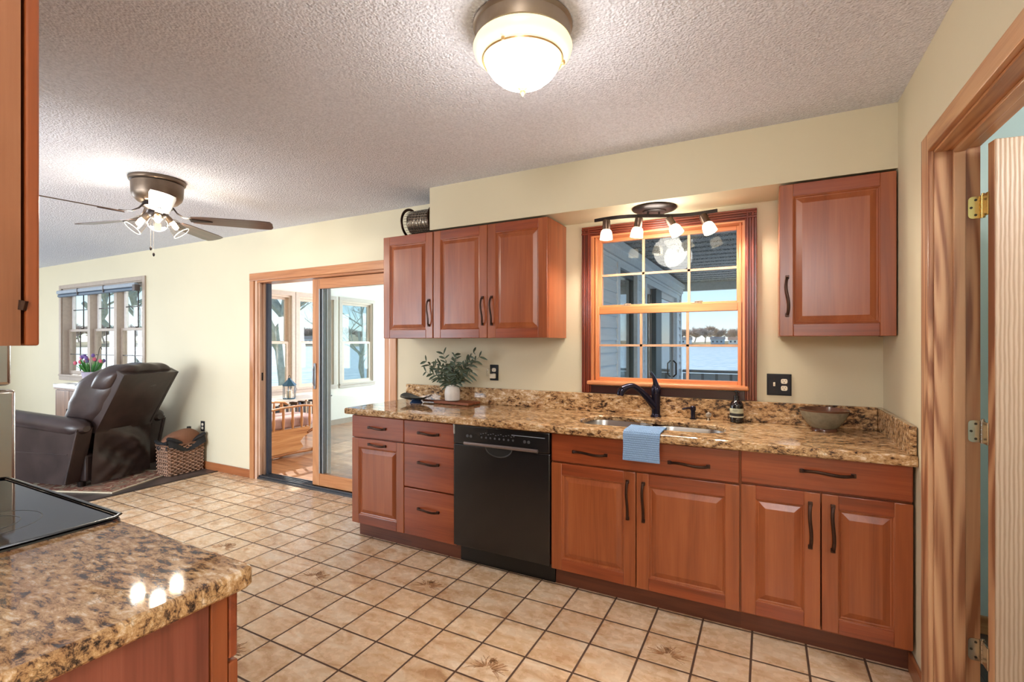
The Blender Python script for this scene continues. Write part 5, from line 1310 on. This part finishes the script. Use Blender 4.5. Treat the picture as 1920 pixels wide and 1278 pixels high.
# ------------------------------------------------------------------ land, lake, far shore
struct(M().box(-15, 12, -25, 11, -1.6, -.55).build('ground_lawn', plain('dry_spring_grass', (150, 148, 108), .95, 0, .2, 2)))
gw = G('lake_water'); wn_ = gw.n('TexNoise', {'Vector': gw.co((1, 1, 1)), 'Scale': .8, 'Detail': 6, 'Roughness': .6}).outputs[0]
gw.set(base=gw.ramp(wn_, [(.35, lin((150, 172, 184))), (.65, lin((198, 206, 206)))]), rough=.25); gw.bump(wn_, .5, .08)
q = M(); q.raw([(-900, -300, -1.5), (900, -300, -1.5), (900, 900, -1.5), (-900, 900, -1.5)], [(0, 1, 2, 3)]); struct(q.build('ground_lake', gw.m, recalc=False))
def az(deg, r): a = math.radians(deg); return (math.sin(a) * r, math.cos(a) * r)
q = M(); vs = []; fs = []; rnd = random.Random(9); K = 90
for i in range(K + 1):
    d = -86 + i * 1.3; hh_ = 2.2 + 1.5 * math.sin(i * .5) + 1.2 * math.sin(i * .23 + 1) + (6 * math.exp(-((d + 50) / 10) ** 2))
    for r_, z in ((398, -1.6), (400, -.6), (415, .6), (440, hh_ * .7), (470, hh_), (520, hh_ * .9), (560, -1.6)): x, y = az(d, r_); vs.append((x, y, z))
for i in range(K):
    for j in range(6): a = i * 7 + j; fs.append((a, a + 1, a + 8, a + 7))
q.raw(vs, fs, 0, True); struct(q.build('hill_far_shore', plain('far_shore_ground', (168, 156, 126), .95, 0, .15, .05), recalc=True))
def tree_mesh(seed, H=16, levels=4, kids=4, rad=.22, n=3, spread=.75, trunk=.28, mid=3, thin=.52):
    rnd = random.Random(seed); q = M()
    def br(p, d, L, r, lv):
        P = [p]; c = p
        dd = d
        for i in range(mid):
            dd = (dd + Vector((rnd.uniform(-.22, .22), rnd.uniform(-.22, .22), rnd.uniform(-.06, .16)))).normalized(); c = c + dd * L / mid; P.append(c)
        nn = n if lv > 1 or n > 3 and lv > 0 else 3
        q.sweep(P, [r * (1 - .45 * i / mid) for i in range(mid + 1)], max(3, nn) if nn != 4 else 5, smooth=True)
        if lv >= levels: return
        for k in range(kids + (1 if lv == 0 else 0)):
            t = rnd.uniform(.45, 1.0) if lv else rnd.uniform(.5, 1.0)
            b0 = P[min(mid, int(t * mid))]; e = Vector((rnd.uniform(-1, 1), rnd.uniform(-1, 1), rnd.uniform(-.1, .8))).normalized()
            br(b0, (dd * (1 - spread * .6) + e * spread).normalized(), L * rnd.uniform(.55, .80), r * thin, lv + 1)
    br(Vector((0, 0, 0)), Vector((0, 0, 1)), H * trunk, rad, 0)
    return q
TM = [plain('grey_brown_twigs', (196, 180, 170), .9, 0, .1, .3), plain('tan_twigs', (208, 186, 168), .9, 0, .1, .3)]
protos = []
for k in range(3): protos.append(tree_mesh(20 + k, 21, 4, 6, .34, 3, .8, .28, 2, .66))
rnd = random.Random(2); first = {}
nt_ = 0
for k in range(112):
    d = -84 + k * .81 + rnd.uniform(-.4, .4); r_ = 424 + (k % 4) * 20 + rnd.uniform(-2, 2); x, y = az(d, r_); pi_ = k % 3; sc = rnd.uniform(1.15, 1.7)
    if pi_ not in first: o = protos[pi_].build('bare_tree', TM[pi_ % 2], None, local=True); first[pi_] = o
    else: o = first[pi_].copy(); COL.objects.link(o)
    o.location = (x, y, 1.0 + (.0 if r_ < 440 else .4)); o.rotation_euler = (0, 0, rnd.uniform(0, 6)); o.scale = (sc * 1.15, sc * 1.15, sc)
    tag(o, 'bare grey brown tree in the tree line on the far lake shore', 'tree', 'bare trees along the far shore')
def bush(seed):
    rnd = random.Random(seed); q = M()
    q.sweep([(0, 0, 0), (0, 0, 6)], .25, 6)
    for k in range(230):
        a = rnd.uniform(0, 6.28); ph = rnd.uniform(-.9, 1.57); R_ = rnd.uniform(2.2, 4.8); c = Vector((R_ * math.cos(a) * math.cos(ph), R_ * math.sin(a) * math.cos(ph), 7.2 + R_ * 1.3 * math.sin(ph))); s_ = rnd.uniform(.5, 1.1)
        vs = [c + Vector((rnd.uniform(-1, 1), rnd.uniform(-1, 1), rnd.uniform(-1, 1))) * s_ for _ in range(4)]; q.raw(vs, [(0, 1, 2), (0, 2, 3), (0, 3, 1), (1, 3, 2)])
    return q
bproto = None; GT = plain('hazy_green_foliage', (122, 148, 104), .9, 0, .15, .3)
for k, d in enumerate([-60, -57, -54.5, -52, -50, -47.5, -45.5, -43.5, -41, -39, -76, -73, -70]):
    if bproto is None: bproto = bush(5).build('green_tree', GT, None, local=True); o = bproto
    else: o = bproto.copy(); COL.objects.link(o)
    x, y = az(d, 508 + (k % 3) * 3); o.location = (x, y, .3); o.rotation_euler = (0, 0, k * 1.3); o.scale = (1.5, 1.5, .9 + .2 * (k % 2))
    tag(o, 'green leafy tree on the far shore, seen through the sunroom windows', 'tree', 'green trees on the far shore')
def house(deg, wd_, hh_, colr, label, roofc=(120, 118, 120)):
    x, y = az(deg, 408); h = thing('house', label, 'house', (x, y, .2), math.radians(-deg))
    M().box(-wd_ / 2, wd_ / 2, 0, 7, 0, hh_).build('wall', plain('far_house_wall', colr, .8), h, local=True)
    q = M(); q.prism([(-.6, hh_), (7.6, hh_), (3.5, hh_ + 2.2)], 'x', -wd_ / 2 - .5, wd_ / 2 + .5); q.build('roof', plain('far_house_roof', roofc, .8), h, local=True)
    for k in range(int(wd_ / 3)):
        xx = -wd_ / 2 + 1.6 + k * 3; M().box(xx - .6, xx + .6, -.06, .0, 1.2, 2.6).build('window', plain('far_house_window', (70, 80, 90), .3), h, local=True)
house(-8.1, 11, 3.4, (214, 220, 224), 'pale house with a grey roof on the far shore, left of the window muntin')
house(-4.7, 10, 3.6, (168, 184, 196), 'blue grey house on the far shore, centre right in the kitchen window')
house(-3.0, 9, 3.2, (232, 228, 220), 'white low house on the far shore, right part of the kitchen window', (150, 120, 104))
house(-50.5, 12, 4, (230, 228, 222), 'white house on the far shore beyond the sunroom windows')
BARK = plain('grey_green_bark', (172, 178, 168), .95, 0, .2, 8, bump=.4)
for seed, loc, H_, lab, rad_ in ((33, (-11.3, 8.55, -.6), 12, 'big bare tree with a thick trunk close outside the sunroom windows', .21),
                      (41, (-12.6, 12.6, -1.5), 11, 'thin branched bare tree by the water, behind the right hand sunroom window', .10),
                      (52, (-17.2, 7.6, -1.4), 13, 'bare tree outside the living room window', .20)):
    o = tree_mesh(seed, H_, 5, 3, rad_, 6, .75, .30, 4).build('bare_tree', BARK, None, local=True); o.location = loc; o.rotation_euler = (0, 0, seed); tag(o, lab, 'tree')
